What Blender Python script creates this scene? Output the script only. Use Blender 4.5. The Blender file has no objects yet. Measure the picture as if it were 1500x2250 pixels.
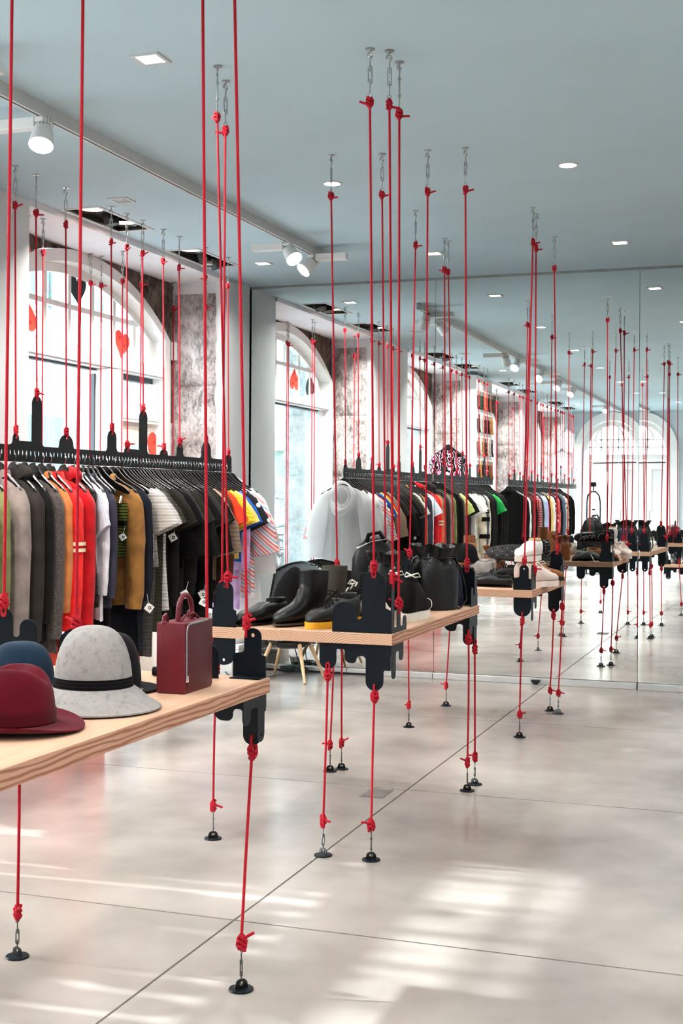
import bpy, bmesh, math, random
from math import sin, cos, pi, sqrt, radians as R
from mathutils import Vector, Matrix
from mathutils.geometry import tessellate_polygon

random.seed(7)
S = bpy.context.scene
COL = S.collection

# ------------------------------------------------------------------ camera
cam = bpy.data.cameras.new('camera'); camo = bpy.data.objects.new('camera', cam); COL.objects.link(camo)
cam.sensor_fit = 'VERTICAL'; cam.sensor_height = 36.0
cam.lens = 2841.5/2250*36.0; cam.shift_y = -33.14/2250
cam.clip_start = .05; cam.clip_end = 300
camo.matrix_world = (Matrix.Translation((0, 0, 1.35)) @ Matrix.Rotation(.3351398, 4, 'Z')
                     @ Matrix.Rotation(pi/2, 4, 'X') @ Matrix.Rotation(.00594, 4, 'Z'))
S.camera = camo

# ------------------------------------------------------------------ sky, sun, exposure
W = bpy.data.worlds.new('world'); S.world = W; W.use_nodes = True
bg = W.node_tree.nodes['Background']
bg.inputs['Color'].default_value = (.84, .93, 1, 1); bg.inputs['Strength'].default_value = 34.0
sunl = bpy.data.lights.new('sun', 'SUN'); sun = bpy.data.objects.new('sun', sunl); COL.objects.link(sun)
sunl.energy = 7.0; sunl.angle = R(1.1); sunl.color = (.95, .98, 1)
_d = Vector((1, .06, -.70)).normalized()
sun.rotation_euler = _d.to_track_quat('-Z', 'Y').to_euler()
sun.location = (-30, 3, 25)
S.view_settings.view_transform = 'Standard'; S.view_settings.look = 'None'
S.view_settings.gamma = 1; S.view_settings.use_curve_mapping = False
S.view_settings.exposure = 0.82
S.cycles.use_denoising = True
S.cycles.max_bounces = 10; S.cycles.diffuse_bounces = 5; S.cycles.glossy_bounces = 6
S.cycles.transparent_max_bounces = 16; S.cycles.transmission_bounces = 6
S.cycles.caustics_reflective = False; S.cycles.caustics_refractive = False
S.cycles.sample_clamp_indirect = 6

WIN_Y = [7.53, 3.66, -.21, -4.08]          # centre of each arched window along the street wall
ZC = 2.99
MY = 9.35
LAMP_ENERGY = 9.0
def area_lamp(loc, size, energy, color=(1, .96, .9), shape='SQUARE', spread=150):
    l = bpy.data.lights.new('lamp_glow', 'AREA'); l.shape = shape; l.size = size; l.energy = energy; l.color = color
    l.spread = R(spread)
    o = bpy.data.objects.new('lamp_glow', l); COL.objects.link(o); o.location = loc
    return o
# ------------------------------------------------------------------ materials
def lin(c):
    return tuple(((x/255)/12.92 if x/255 <= .04045 else ((x/255+.055)/1.055)**2.4) for x in c)
MATS = {}
class NT:
    def __init__(s, name):
        s.m = bpy.data.materials.new(name); s.m.use_nodes = True; s.t = s.m.node_tree
        s.b = s.t.nodes['Principled BSDF']; s.out = s.t.nodes['Material Output']
    def n(s, typ, **k):
        x = s.t.nodes.new(typ)
        for a, v in k.items():
            if a[0] == '_': x.inputs[a[1:].replace('_', ' ')].default_value = v
            else: setattr(x, a, v)
        return x
    def l(s, a, b): s.t.links.new(a, b)
    def coord(s, scale=(1, 1, 1), kind='Object', rot=(0, 0, 0)):
        c = s.n('ShaderNodeTexCoord'); mp = s.n('ShaderNodeMapping'); s.l(c.outputs[kind], mp.inputs[0])
        mp.inputs['Scale'].default_value = scale; mp.inputs['Rotation'].default_value = rot
        return mp.outputs[0]
    def ramp(s, fac, stops, interp='LINEAR'):
        r = s.n('ShaderNodeValToRGB'); r.color_ramp.interpolation = interp
        e = r.color_ramp.elements
        while len(e) < len(stops): e.new(.5)
        for i, (p, c) in enumerate(stops):
            e[i].position = p; e[i].color = (*c, 1) if len(c) == 3 else c
        s.l(fac, r.inputs[0]); return r.outputs[0]
    def noise(s, vec, scale, detail=4, rough=.5):
        x = s.n('ShaderNodeTexNoise'); x.inputs['Scale'].default_value = scale; x.inputs['Detail'].default_value = detail
        x.inputs['Roughness'].default_value = rough
        s.l(vec, x.inputs['Vector']); return x.outputs['Fac']
    def wave(s, vec, scale, dist=0, axis='X', profile='SIN', kind='BANDS', dscale=1):
        x = s.n('ShaderNodeTexWave', wave_type=kind, wave_profile=profile)
        if kind == 'BANDS': x.bands_direction = axis
        x.inputs['Scale'].default_value = scale; x.inputs['Distortion'].default_value = dist
        x.inputs['Detail Scale'].default_value = dscale
        s.l(vec, x.inputs['Vector']); return x.outputs['Fac']
    def bump(s, h, strength=.3, dist=.01):
        b = s.n('ShaderNodeBump'); b.inputs['Strength'].default_value = strength; b.inputs['Distance'].default_value = dist
        s.l(h, b.inputs['Height']); s.l(b.outputs[0], s.b.inputs['Normal'])
    def set(s, col=None, rough=None, metal=None, spec=None, **k):
        if col is not None: s.b.inputs['Base Color'].default_value = (*lin(col), 1)
        if rough is not None: s.b.inputs['Roughness'].default_value = rough
        if metal is not None: s.b.inputs['Metallic'].default_value = metal
        if spec is not None: s.b.inputs['Specular IOR Level'].default_value = spec
        for a, v in k.items(): s.b.inputs[a.replace('_', ' ')].default_value = v
        return s
def mix2(c, f):
    return tuple(min(255, max(0, x*f)) for x in c)

def plain(name, col, rough=.5, metal=0, spec=.5, var=.06, vs=8, bump=0, bs=60, **k):
    if name in MATS: return MATS[name]
    t = NT(name); t.set(col, rough, metal, spec, **k)
    v = t.coord()
    if var:
        f = t.noise(v, vs, 3)
        t.l(t.ramp(f, [(.3, lin(mix2(col, 1-var))), (.7, lin(mix2(col, 1+var)))]), t.b.inputs['Base Color'])
    if bump: t.bump(t.noise(v, bs, 3), bump, .004)
    MATS[name] = t.m; return t.m
def emit(name, col, strength):
    if name in MATS: return MATS[name]
    t = NT(name); t.set((255, 255, 255), .5)
    t.b.inputs['Emission Color'].default_value = (*lin(col), 1); t.b.inputs['Emission Strength'].default_value = strength
    MATS[name] = t.m; return t.m
def fabric(name, col, kind='knit', col2=None, rough=.92, scale=1):
    if name in MATS: return MATS[name]
    t = NT(name); t.set(col, rough, 0, .1); t.b.inputs['Sheen Weight'].default_value = .08 if sum(col if col else (0,)) > 200 else 0
    v = t.coord(); a, b = lin(mix2(col, .86)), lin(mix2(col, 1.1))
    base = t.ramp(t.noise(v, 14, 4), [(.3, a), (.7, b)])
    h = t.noise(v, 400, 2)
    if kind == 'rib':
        w = t.wave(v, 38*scale, 1.0, 'Z', dscale=.4)
        base = t.ramp(w, [(.15, lin(mix2(col, .55))), (.6, lin(mix2(col, 1.08)))]); h = w
    elif kind == 'stripe':
        w = t.wave(v, 16*scale, .6, 'Z', dscale=.5)
        base = t.ramp(w, [(.45, lin(col)), (.55, lin(col2))]); h = w
    elif kind == 'vstripe':
        w = t.wave(v, 26*scale, .3, 'X'); base = t.ramp(w, [(.45, lin(col)), (.6, lin(col2))])
    elif kind == 'diag':
        v2 = t.coord(rot=(0, R(50), 0)); w = t.wave(v2, 5.2*scale, .5, 'X', 'SAW')
        base = t.ramp(w, [(0, lin((150, 166, 190))), (.18, lin((214, 208, 210))), (.32, lin((206, 122, 118))), (.52, lin((226, 196, 194))), (.68, lin((198, 104, 104))), (.84, lin((222, 214, 214)))], 'CONSTANT')
    elif kind == 'marl':
        f = t.noise(v, 160, 5, .7); base = t.ramp(f, [(.35, lin(mix2(col, .6))), (.65, lin(mix2(col, 1.25)))]); h = f
    elif kind == 'floral':
        vo = t.n('ShaderNodeTexVoronoi'); vo.inputs['Scale'].default_value = 16*scale; t.l(v, vo.inputs['Vector'])
        base = t.ramp(vo.outputs['Distance'], [(.25, lin(col2)), (.34, lin(col))])
    elif kind == 'swirl':
        w = t.wave(v, 4.2*scale, 9, 'X', dscale=2.2)
        base = t.ramp(w, [(.3, lin((20, 20, 22))), (.36, lin((235, 235, 235))), (.62, lin((232, 232, 232))), (.68, lin((214, 60, 120))), (.9, lin((20, 20, 22)))], 'CONSTANT')
    elif kind == 'plaid':
        w = t.wave(v, 9*scale, 0, 'X'); w2 = t.wave(v, 9*scale, 0, 'Z')
        m = t.n('ShaderNodeMath', operation='MULTIPLY'); t.l(w, m.inputs[0]); t.l(w2, m.inputs[1])
        base = t.ramp(m.outputs[0], [(.1, lin(col)), (.5, lin(col2))])
    elif kind == 'quilt':
        w = t.wave(v, 7*scale, .8, 'Z'); h = w
        base = t.ramp(w, [(.1, lin(mix2(col, .6))), (.5, lin(col))])
    t.l(base, t.b.inputs['Base Color']); t.bump(h, .35 if kind in ('rib', 'quilt') else .12, .006 if kind == 'quilt' else .002)
    MATS[name] = t.m; return t.m

def sheer(name, col):
    t = NT(name); t.set(col, .7, 0, .1)
    tr = t.n('ShaderNodeBsdfTranslucent'); tr.inputs[0].default_value = (*lin(col), 1)
    mx = t.n('ShaderNodeMixShader'); mx.inputs[0].default_value = .62
    t.l(t.b.outputs[0], mx.inputs[1]); t.l(tr.outputs[0], mx.inputs[2]); t.l(mx.outputs[0], t.out.inputs[0])
    MATS[name] = t.m; return t.m
# --- room materials
def mk_floor():
    t = NT('polished_concrete'); v = t.coord(kind='Object')
    g = t.n('ShaderNodeNewGeometry'); v = g.outputs['Position']
    f1 = t.noise(v, .9, 4, .55); f2 = t.noise(v, 3.2, 4, .55); f3 = t.noise(v, 1.7, 5, .6)
    c1 = t.ramp(f1, [(.25, lin((116, 107, 101))), (.45, lin((152, 144, 138))), (.75, lin((190, 182, 176)))])
    c2 = t.ramp(f2, [(.2, (.78, .77, .76)), (.8, (1, 1, 1))])
    mx = t.n('ShaderNodeMix', data_type='RGBA', blend_type='MULTIPLY'); mx.inputs[0].default_value = .6
    t.l(c1, mx.inputs[6]); t.l(c2, mx.inputs[7])
    t.l(mx.outputs[2], t.b.inputs['Base Color'])
    t.l(t.ramp(f2, [(0, (.17,)*3), (1, (.262,)*3)]), t.b.inputs['Roughness'])
    t.b.inputs['Specular IOR Level'].default_value = .62
    pass
    MATS['floor'] = t.m
mk_floor()
M_CEIL = plain('ceiling_paint', (184, 207, 217), .85, spec=.2, var=.015, vs=1.5)
M_SOFFIT = plain('soffit_paint', (236, 237, 243), .8, spec=.2, var=.01)
M_WALL = plain('wall_paint', (220, 224, 226), .8, spec=.2, var=.02, vs=2, bump=.05, bs=90)
M_WHITE = plain('window_paint', (240, 240, 238), .45, var=.02)
M_JOINT = plain('joint_filler', (52, 46, 43), .9, var=.1)
M_STEEL = plain('zinc_steel', (172, 174, 174), .3, 1, var=.12, vs=120)
M_STEEL_D = plain('steel_dark_reflection', (104, 104, 102), .35, 1, var=.15, vs=120)  # dark reflections on the floor turnbuckles, put into the base colour
M_CHROME = plain('chrome', (225, 226, 228), .12, 1, var=.02)
M_DARK = plain('dark_powder_coat', (9, 17, 24), .4, 0, .16, var=.05, vs=30)
M_RAIL = plain('black_rail_coat', (20, 21, 23), .5, 0, .16, var=.05, vs=30)
M_BLACK = plain('black_plastic', (10, 10, 11), .26, 0, .45, var=.05)
M_TRACK = plain('track_white', (196, 199, 199), .5, var=.02)
M_LAMP = plain('lamp_white', (226, 227, 226), .45, var=.02)
M_LIT = emit('lamp_lens', (255, 248, 236), 9)
M_LITW = emit('lamp_lens_warm', (255, 238, 205), 5)
M_INNER = plain('lamp_black', (20, 20, 20), .5)
M_TAG = plain('paper_tag', (236, 236, 232), .8, var=.02)
def mk_rope():
    t = NT('red_cord'); t.set((196, 22, 40), .75, 0, .25)
    v = t.coord(); w = t.wave(v, 170, 2, 'Z'); n = t.noise(v, 500, 2)
    t.l(t.ramp(n, [(.3, lin((150, 10, 30))), (.75, lin((198, 24, 44)))]), t.b.inputs['Base Color']); t.bump(w, .35, .001)
    return t.m
M_ROPE = mk_rope()
def mk_wood():
    t = NT('pine_board'); c = t.n('ShaderNodeTexCoord'); sp = t.n('ShaderNodeSeparateXYZ')
    nz = t.n('ShaderNodeTexNoise'); nz.inputs['Scale'].default_value = 2.2; nz.inputs['Detail'].default_value = 2
    mp = t.n('ShaderNodeMapping'); mp.inputs['Scale'].default_value = (1, .5, 1)
    t.l(c.outputs['Object'], mp.inputs[0]); t.l(mp.outputs[0], nz.inputs['Vector'])
    ad = t.n('ShaderNodeVectorMath', operation='MULTIPLY_ADD'); ad.inputs[1].default_value = (.10, 0, .10)
    t.l(nz.outputs['Color'], ad.inputs[0]); t.l(c.outputs['Object'], ad.inputs[2]); t.l(ad.outputs[0], sp.inputs[0])
    def mth(op, a, b=None):
        m = t.n('ShaderNodeMath', operation=op)
        for i, q in enumerate((a, b)):
            if q is None: continue
            if isinstance(q, (int, float)): m.inputs[i].default_value = q
            else: t.l(q, m.inputs[i])
        return m.outputs[0]
    # boards .24 m wide, each with its own heart below it
    wx = mth('WRAP', sp.outputs['X'], .14); bpy_n = wx.node; bpy_n.inputs[2].default_value = -.14
    zz = mth('ADD', sp.outputs['Z'], .06)
    r = mth('SQRT', mth('ADD', mth('MULTIPLY', wx, wx), mth('MULTIPLY', zz, zz)))
    s = mth('FRACT', mth('MULTIPLY', r, 120))
    fine = t.noise(t.coord((60, 3, 60)), 6, 3)
    col = t.ramp(s, [(0, lin((222, 184, 156))), (.5, lin((210, 166, 136))), (.84, lin((160, 108, 80))), (1, lin((218, 178, 150)))])
    mx = t.n('ShaderNodeMix', data_type='RGBA', blend_type='MULTIPLY'); mx.inputs[0].default_value = .25
    t.l(col, mx.inputs[6]); t.l(t.ramp(fine, [(.3, (.8, .76, .72)), (.7, (1, 1, 1))]), mx.inputs[7])
    t.l(mx.outputs[2], t.b.inputs['Base Color']); t.b.inputs['Roughness'].default_value = .55
    t.b.inputs['Specular IOR Level'].default_value = .3; t.bump(s, .05, .002)
    return t.m
M_WOOD = mk_wood()
def mk_woodtop():
    t = NT('pine_face'); v = t.coord((22, 1.1, 22)); f = t.noise(v, 1.6, 5, .6); g = t.noise(t.coord((90, 2.5, 90)), 2, 2)
    a = t.ramp(f, [(.3, lin((186, 146, 118))), (.55, lin((200, 164, 138))), (.75, lin((193, 153, 125)))])
    mx = t.n('ShaderNodeMix', data_type='RGBA', blend_type='MULTIPLY'); mx.inputs[0].default_value = .12
    t.l(a, mx.inputs[6]); t.l(t.ramp(g, [(.3, (.7, .66, .6)), (.6, (1, 1, 1))]), mx.inputs[7]); t.l(mx.outputs[2], t.b.inputs['Base Color'])
    t.set(None, .55, 0, .25); return t.m
M_WOODTOP = mk_woodtop()
def mk_woodside():
    t = NT('pine_side'); v = t.coord((1, .16, 1)); w = t.wave(v, 24, 6, 'Z', dscale=1.1); g = t.noise(t.coord((40, 3, 40)), 4, 3)
    a = t.ramp(w, [(.1, lin((196, 152, 128))), (.6, lin((184, 136, 112))), (.9, lin((150, 102, 80)))])
    mx = t.n('ShaderNodeMix', data_type='RGBA', blend_type='MULTIPLY'); mx.inputs[0].default_value = .2
    t.l(a, mx.inputs[6]); t.l(t.ramp(g, [(.3, (.75, .7, .66)), (.6, (1, 1, 1))]), mx.inputs[7]); t.l(mx.outputs[2], t.b.inputs['Base Color'])
    t.set(None, .6, 0, .2); return t.m
M_WOODSIDE = mk_woodside()
def mk_stone(name, base, dark, bs=14):
    t = NT(name); v = t.coord(); f = t.noise(v, 5, 8, .65); g = t.noise(v, 45, 6, .7)
    h = t.noise(t.coord((1.6, 1.6, .7)), 26, 5, .75); av = t.n('ShaderNodeMath', operation='ADD'); t.l(f, av.inputs[0]); t.l(h, av.inputs[1]); hf = t.n('ShaderNodeMath', operation='MULTIPLY'); t.l(av.outputs[0], hf.inputs[0]); hf.inputs[1].default_value = .5
    t.l(t.ramp(hf.outputs[0], [(.40, lin(dark)), (.50, lin(base)), (.58, lin(mix2(base, 1.22)))]), t.b.inputs['Base Color'])
    t.b.inputs['Roughness'].default_value = .95; t.b.inputs['Specular IOR Level'].default_value = .1
    w = t.noise(t.coord((1, 1, .35)), 42, 3, .6); m = t.n('ShaderNodeMath', operation='ADD'); t.l(w, m.inputs[0]); t.l(g, m.inputs[1]); t.bump(m.outputs[0], 1.0, .022)
    return t.m
M_STONE = mk_stone('rough_granite', (188, 180, 179), (124, 112, 109))
M_STONE_D = mk_stone('rough_brown_stone', (118, 104, 95), (66, 56, 50))
M_GRANITE = mk_stone('outer_granite', (196, 204, 208), (150, 160, 166))
def mk_glass(name, tint=(1, 1, 1), refl=1.0):
    t = NT(name); nt = t.t; nt.nodes.remove(t.b)
    tr = t.n('ShaderNodeBsdfTransparent'); tr.inputs[0].default_value = (*tint, 1)
    gl = t.n('ShaderNodeBsdfGlossy'); gl.inputs['Roughness'].default_value = .01
    fr = t.n('ShaderNodeFresnel'); fr.inputs[0].default_value = 1.45
    m = t.n('ShaderNodeMath', operation='MULTIPLY'); m.inputs[1].default_value = refl; t.l(fr.outputs[0], m.inputs[0])
    mx = t.n('ShaderNodeMixShader'); t.l(m.outputs[0], mx.inputs[0]); t.l(tr.outputs[0], mx.inputs[1]); t.l(gl.outputs[0], mx.inputs[2])
    t.l(mx.outputs[0], t.out.inputs[0]); return t.m
M_GLASS = mk_glass('window_glass', (.95, .985, .985), .8)
def mk_mirror():
    t = NT('mirror_silver'); t.t.nodes.remove(t.b)
    gl = t.n('ShaderNodeBsdfGlossy'); gl.inputs['Roughness'].default_value = 0; gl.inputs[0].default_value = (.90, .945, .935, 1)
    t.l(gl.outputs[0], t.out.inputs[0]); return t.m
M_MIRROR = mk_mirror()

# ------------------------------------------------------------------ mesh helpers
class MB:
    def __init__(s): s.v = []; s.f = []
    def add(s, vs, fs):
        o = len(s.v); s.v += [tuple(p) for p in vs]; s.f += [tuple(i+o for i in f) for f in fs]; return s
    def box(s, x0, x1, y0, y1, z0, z1):
        return s.add([(x0,y0,z0),(x1,y0,z0),(x1,y1,z0),(x0,y1,z0),(x0,y0,z1),(x1,y0,z1),(x1,y1,z1),(x0,y1,z1)],
                     [(3,2,1,0),(4,5,6,7),(0,1,5,4),(1,2,6,5),(2,3,7,6),(3,0,4,7)])
    def obox(s, c, half, mat3):
        c = Vector(c); ax = [Vector(a)*h for a, h in zip(mat3, half)]
        vs = [c+ax[0]*i+ax[1]*j+ax[2]*k for k in (-1, 1) for j in (-1, 1) for i in (-1, 1)]
        return s.add(vs, [(2,3,1,0),(4,5,7,6),(0,1,5,4),(1,3,7,5),(3,2,6,7),(2,0,4,6)])
    def rings(s, rs, cap0=True, cap1=True, closed=False):
        n = len(rs[0]); vs = [p for r in rs for p in r]; fs = []
        m = len(rs)
        for k in range(m if closed else m-1):
            a, b = k*n, ((k+1) % m)*n
            for i in range(n):
                j = (i+1) % n; fs.append((a+i, a+j, b+j, b+i))
        if not closed:
            if cap0: fs.append(tuple(range(n-1, -1, -1)))
            if cap1: fs.append(tuple((m-1)*n+i for i in range(n)))
        return s.add(vs, fs)
    def tube(s, path, r, n=8, cap=True, closed=False, flat=1.0):
        P = [Vector(p) for p in path]; m = len(P); rs = []
        rr = r if isinstance(r, (list, tuple)) else [r]*m
        up = None
        for k in range(m):
            a = P[(k-1) % m] if (closed or k) else P[k]; b = P[(k+1) % m] if (closed or k < m-1) else P[k]
            d = (b-a); d = d.normalized() if d.length > 1e-9 else Vector((0, 0, 1))
            if up is None: up = Vector((0, 1, 0)) if abs(d.y) < .9 else Vector((1, 0, 0))
            u = up-d*up.dot(d); u = u.normalized() if u.length > 1e-6 else d.orthogonal().normalized()
            w = d.cross(u); up = u
            rs.append([P[k]+(u*cos(2*pi*i/n)+w*sin(2*pi*i/n)*flat)*rr[k] for i in range(n)])
        return s.rings(rs, cap, cap, closed)
    def cyl(s, p0, p1, r0, r1=None, n=16):
        return s.tube([p0, p1], [r0, r0 if r1 is None else r1], n)
    def lathe(s, prof, n=24, c=(0, 0, 0), sx=1, sy=1, cap0=True, cap1=True):
        rs = [[(c[0]+r*cos(2*pi*i/n)*sx, c[1]+r*sin(2*pi*i/n)*sy, c[2]+z) for i in range(n)] for r, z in prof]
        return s.rings(rs, cap0, cap1)
    def grid(s, rows):
        n = len(rows[0]); vs = [p for r in rows for p in r]
        return s.add(vs, [(k*n+i, k*n+i+1, (k+1)*n+i+1, (k+1)*n+i) for k in range(len(rows)-1) for i in range(n-1)])
    def plate(s, out, holes, o, ux, uy, th):
        o, ux, uy = Vector(o), Vector(ux), Vector(uy); nn = ux.cross(uy).normalized()
        loops = [out]+list(holes); flat = [p for l in loops for p in l]
        tris = tessellate_polygon([[Vector((p[0], p[1], 0)) for p in l] for l in loops])
        N = len(flat); h = th/2
        vs = [o+ux*p[0]+uy*p[1]+nn*h for p in flat]+[o+ux*p[0]+uy*p[1]-nn*h for p in flat]
        fs = []
        for t in tris:
            a, b, c = (flat[i] for i in t)
            if (b[0]-a[0])*(c[1]-a[1])-(b[1]-a[1])*(c[0]-a[0]) < 0: t = (t[0], t[2], t[1])
            fs.append((t[0], t[1], t[2])); fs.append((t[2]+N, t[1]+N, t[0]+N))
        k = 0
        for l in loops:
            n = len(l); area = sum(l[i][0]*l[(i+1) % n][1]-l[(i+1) % n][0]*l[i][1] for i in range(n))
            ccw = (area > 0) == (l is out)
            for i in range(n):
                j = (i+1) % n; a, b = k+i, k+j
                fs.append((a+N, b+N, b, a) if ccw else (b+N, a+N, a, b))
            k += n
        return s.add(vs, fs)
    def xf(s, M):
        s.v = [tuple(M @ Vector(p)) for p in s.v]; return s
    def build(s, name, mat, parent=None, org=None, smooth=True, bevel=0, angle=38):
        me = bpy.data.meshes.new(name)
        vs = s.v if org is None else [(p[0]-org[0], p[1]-org[1], p[2]-org[2]) for p in s.v]
        me.from_pydata([tuple(p) for p in vs], [], s.f)
        if bevel:
            bm = bmesh.new(); bm.from_mesh(me); bmesh.ops.remove_doubles(bm, verts=bm.verts, dist=1e-5)
            bmesh.ops.bevel(bm, geom=list(bm.edges), offset=bevel, segments=2, affect='EDGES', profile=.6, clamp_overlap=True)
            bm.to_mesh(me); bm.free()
        me.validate()
        if smooth:
            me.polygons.foreach_set('use_smooth', [True]*len(me.polygons)); me.set_sharp_from_angle(angle=R(angle))
        me.materials.append(mat)
        o = bpy.data.objects.new(name, me); COL.objects.link(o)
        if parent is not None: o.parent = parent
        elif org is not None: o.location = org
        return o
def rpoly(pts, seg=5):
    """polygon with rounded corners; pts: (x, y, radius)"""
    out = []; n = len(pts)
    for i in range(n):
        p = Vector(pts[i][:2]); r = pts[i][2] if len(pts[i]) > 2 else 0
        a = Vector(pts[i-1][:2])-p; b = Vector(pts[(i+1) % n][:2])-p
        if r <= 0 or a.length < 1e-6 or b.length < 1e-6: out.append((p.x, p.y)); continue
        la, lb = a.length, b.length; a.normalize(); b.normalize()
        ang = a.angle(b)
        if ang < .05 or ang > pi-.05: out.append((p.x, p.y)); continue
        d = min(r/math.tan(ang/2), la*.499, lb*.499); rr = d*math.tan(ang/2)
        c = p+(a+b).normalized()*(rr/sin(ang/2))
        v0 = p+a*d-c; v1 = p+b*d-c
        a0 = math.atan2(v0.y, v0.x); a1 = math.atan2(v1.y, v1.x)
        da = (a1-a0+pi) % (2*pi)-pi
        for k in range(seg+1):
            t = a0+da*k/seg; out.append((c.x+rr*cos(t), c.y+rr*sin(t)))
    return out
def circ(x, y, r, n=10, ry=None):
    return [(x+r*cos(2*pi*i/n), y+(ry or r)*sin(2*pi*i/n)) for i in range(n)]
def tag(o, label, cat, group=None):
    o['label'] = label; o['category'] = cat
    if group: o['group'] = group
    return o
def thing(name, label, cat, loc=(0, 0, 0), rz=0, group=None):
    o = bpy.data.objects.new(name, None); COL.objects.link(o); o.location = loc; o.rotation_euler = (0, 0, rz)
    o.empty_display_size = .05
    return tag(o, label, cat, group)
def setting(name, loc=(0, 0, 0)):
    o = bpy.data.objects.new(name, None); COL.objects.link(o); o.location = loc; o['kind'] = 'structure'; o.empty_display_size = .05
    return o
def inst(src, name, parent, loc=(0, 0, 0), rot=(0, 0, 0), scale=(1, 1, 1)):
    o = src.copy(); o.name = name; COL.objects.link(o); o.parent = parent; o.location = loc; o.rotation_euler = rot; o.scale = scale
    return o
def share(me, name, parent, loc=(0, 0, 0), rot=(0, 0, 0), scale=(1, 1, 1), mat=None):
    o = bpy.data.objects.new(name, me); COL.objects.link(o); o.parent = parent; o.location = loc; o.rotation_euler = rot; o.scale = scale
    if mat is not None:
        o.material_slots[0].link = 'OBJECT'; o.material_slots[0].material = mat
    return o
def mesh_of(mb, name, mat, **k):
    o = mb.build(name, mat, **k); me = o.data; bpy.data.objects.remove(o); return me
# ------------------------------------------------------------------ setting: floor, ceiling, walls
floor = setting('floor')
MB().box(-4.98, 4.6, -6.4, 9.5, -.12, -.012).build('floor_bed', M_JOINT, floor, smooth=False)
YS = [-6.4, -6.02, -4.06, -2.10, -.14, 1.82, 3.78, 5.74, 7.70, 9.5]; XS = [-4.98, -3.63, -1.67, .29, 2.25, 4.21, 4.6]
for i in range(len(XS)-1):
    for j in range(len(YS)-1):
        MB().box(XS[i]+.004, XS[i+1]-.004, YS[j]+.004, YS[j+1]-.004, -.014, 0).build('concrete_slab', MATS['floor'], floor, smooth=False)
GIMB = [(6.8, 1, 1), (8.1, 1, 0), (2.93, 1, 1), (4.23, 0, 1), (-.94, 1, 0), (.36, 1, 1), (-4.8, 1, 1), (-3.5, 0, 1)]
GX0, GX1, GL = -3.95, -3.74, .31
ceil = setting('ceiling')
cm = MB(); t = .1
cm.box(GX1, 4.6, -6.4, 9.5, ZC, ZC+t); cm.box(-4.02, GX0, -6.4, 9.5, ZC, ZC+t)
edges = [-6.4]
for gy, *_ in sorted(GIMB): edges += [gy-GL, gy+GL]
edges.append(9.5)
for a, b in zip(edges[0::2], edges[1::2]): cm.box(GX0, GX1, a, b, ZC, ZC+t)
cm.build('ceiling_board', M_CEIL, ceil, smooth=False)

wl = setting('wall_left')
piers = [(8.83, 9.5), (4.96, 6.23), (1.09, 2.36), (-2.78, -1.51), (-6.4, -5.38)]
for y0, y1 in piers:
    MB().box(-4.43, -4.02, y0, y1, 0, 2.99).build('pier', M_WALL, wl, smooth=False)
    MB().box(-4.95, -4.43, y0-.06, y1+.06, 0, 4.2).build('outer_pier', M_GRANITE, wl, smooth=False)
def arch_z(y, half=1.25, spring=2.51, rise=.445):
    rr = (half*half+rise*rise)/(2*rise); return spring+rise-rr+sqrt(max(0, rr*rr-y*y))
rs = random.Random(3)
for wi, wy in enumerate(WIN_Y):
    MB().box(-4.43, -4.0, wy-1.31, wy+1.31, 2.955, 3.09).build('soffit', M_SOFFIT, wl, smooth=False)
    MB().box(-4.95, -4.43, wy-1.31, wy+1.31, 2.965, 4.2).build('outer_lintel', M_GRANITE, wl, smooth=False)
    # spandrel stones over the arched frame
    for sgn in (1, -1):
        cuts = [0, .34, .62, .86, 1.07, 1.30]
        for a, b in zip(cuts, cuts[1:]):
            a2, b2 = a+.004, b-.004
            ys = [a2+(b2-a2)*k/6 for k in range(7)]
            low = [(sgn*y, (arch_z(y)+.006) if y < 1.25 else 1.9) for y in ys]
            if b > 1.2: low = [(sgn*a2, arch_z(a2)), (sgn*1.18, arch_z(1.18)), (sgn*1.25, 2.52), (sgn*1.255, 1.9), (sgn*b2, 1.9)]
            top = [(sgn*b2, 2.955), (sgn*a2, 2.955)]
            MB().plate(low+top, [], (-4.462+rs.uniform(-.012, .012), wy, 0), (0, 1, 0), (0, 0, 1), .06).build('stone_block', M_STONE_D, wl, smooth=False)
    # rough stone jambs, five blocks each
    for sgn in (1, -1):
        if sgn == 1 and wi > 1: continue
        zb = [0, .42, .98, 1.56, 2.18, 2.87]
        for z0, z1 in zip(zb, zb[1:]):
            rows = []; nx, nz = 9, 10
            yj = wy+sgn*1.295
            for k in range(nz+1):
                row = []
                for i in range(nx+1):
                    x = -4.44+.365*i/nx; z = z0+.002+(z1-z0-.004)*k/nz
                    e = min(i, nx-i, k, nz-k)
                    d = 0 if e == 0 else rs.uniform(.012, .034)
                    row.append((x+(rs.uniform(-.012, .008) if i == nx else 0), yj-sgn*d, z))
                rows.append(row)
            if sgn < 0: rows = [r[::-1] for r in rows]
            MB().grid(rows).build('stone_block', M_STONE, wl, angle=80)
# block with the sock display
MB().box(-4.02, -3.86, 1.42, 2.34, 0, 2.94).build('pier', M_WALL, wl, smooth=False)
wr = setting('wall_right'); MB().box(4.6, 4.75, -6.4, 9.5, 0, 3.05).build('wall_board', M_WALL, wr, smooth=False)
wf = setting('wall_front'); MB().box(-4.5, 4.75, 9.43, 9.58, 0, 3.05).build('wall_board', plain('mirror_backing', (150, 156, 156), .8), wf, smooth=False)
MB().box(-4.42, -4.02, 9.33, 9.43, 0, 2.99).build('wall_return', M_WALL, wf, smooth=False)

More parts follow.
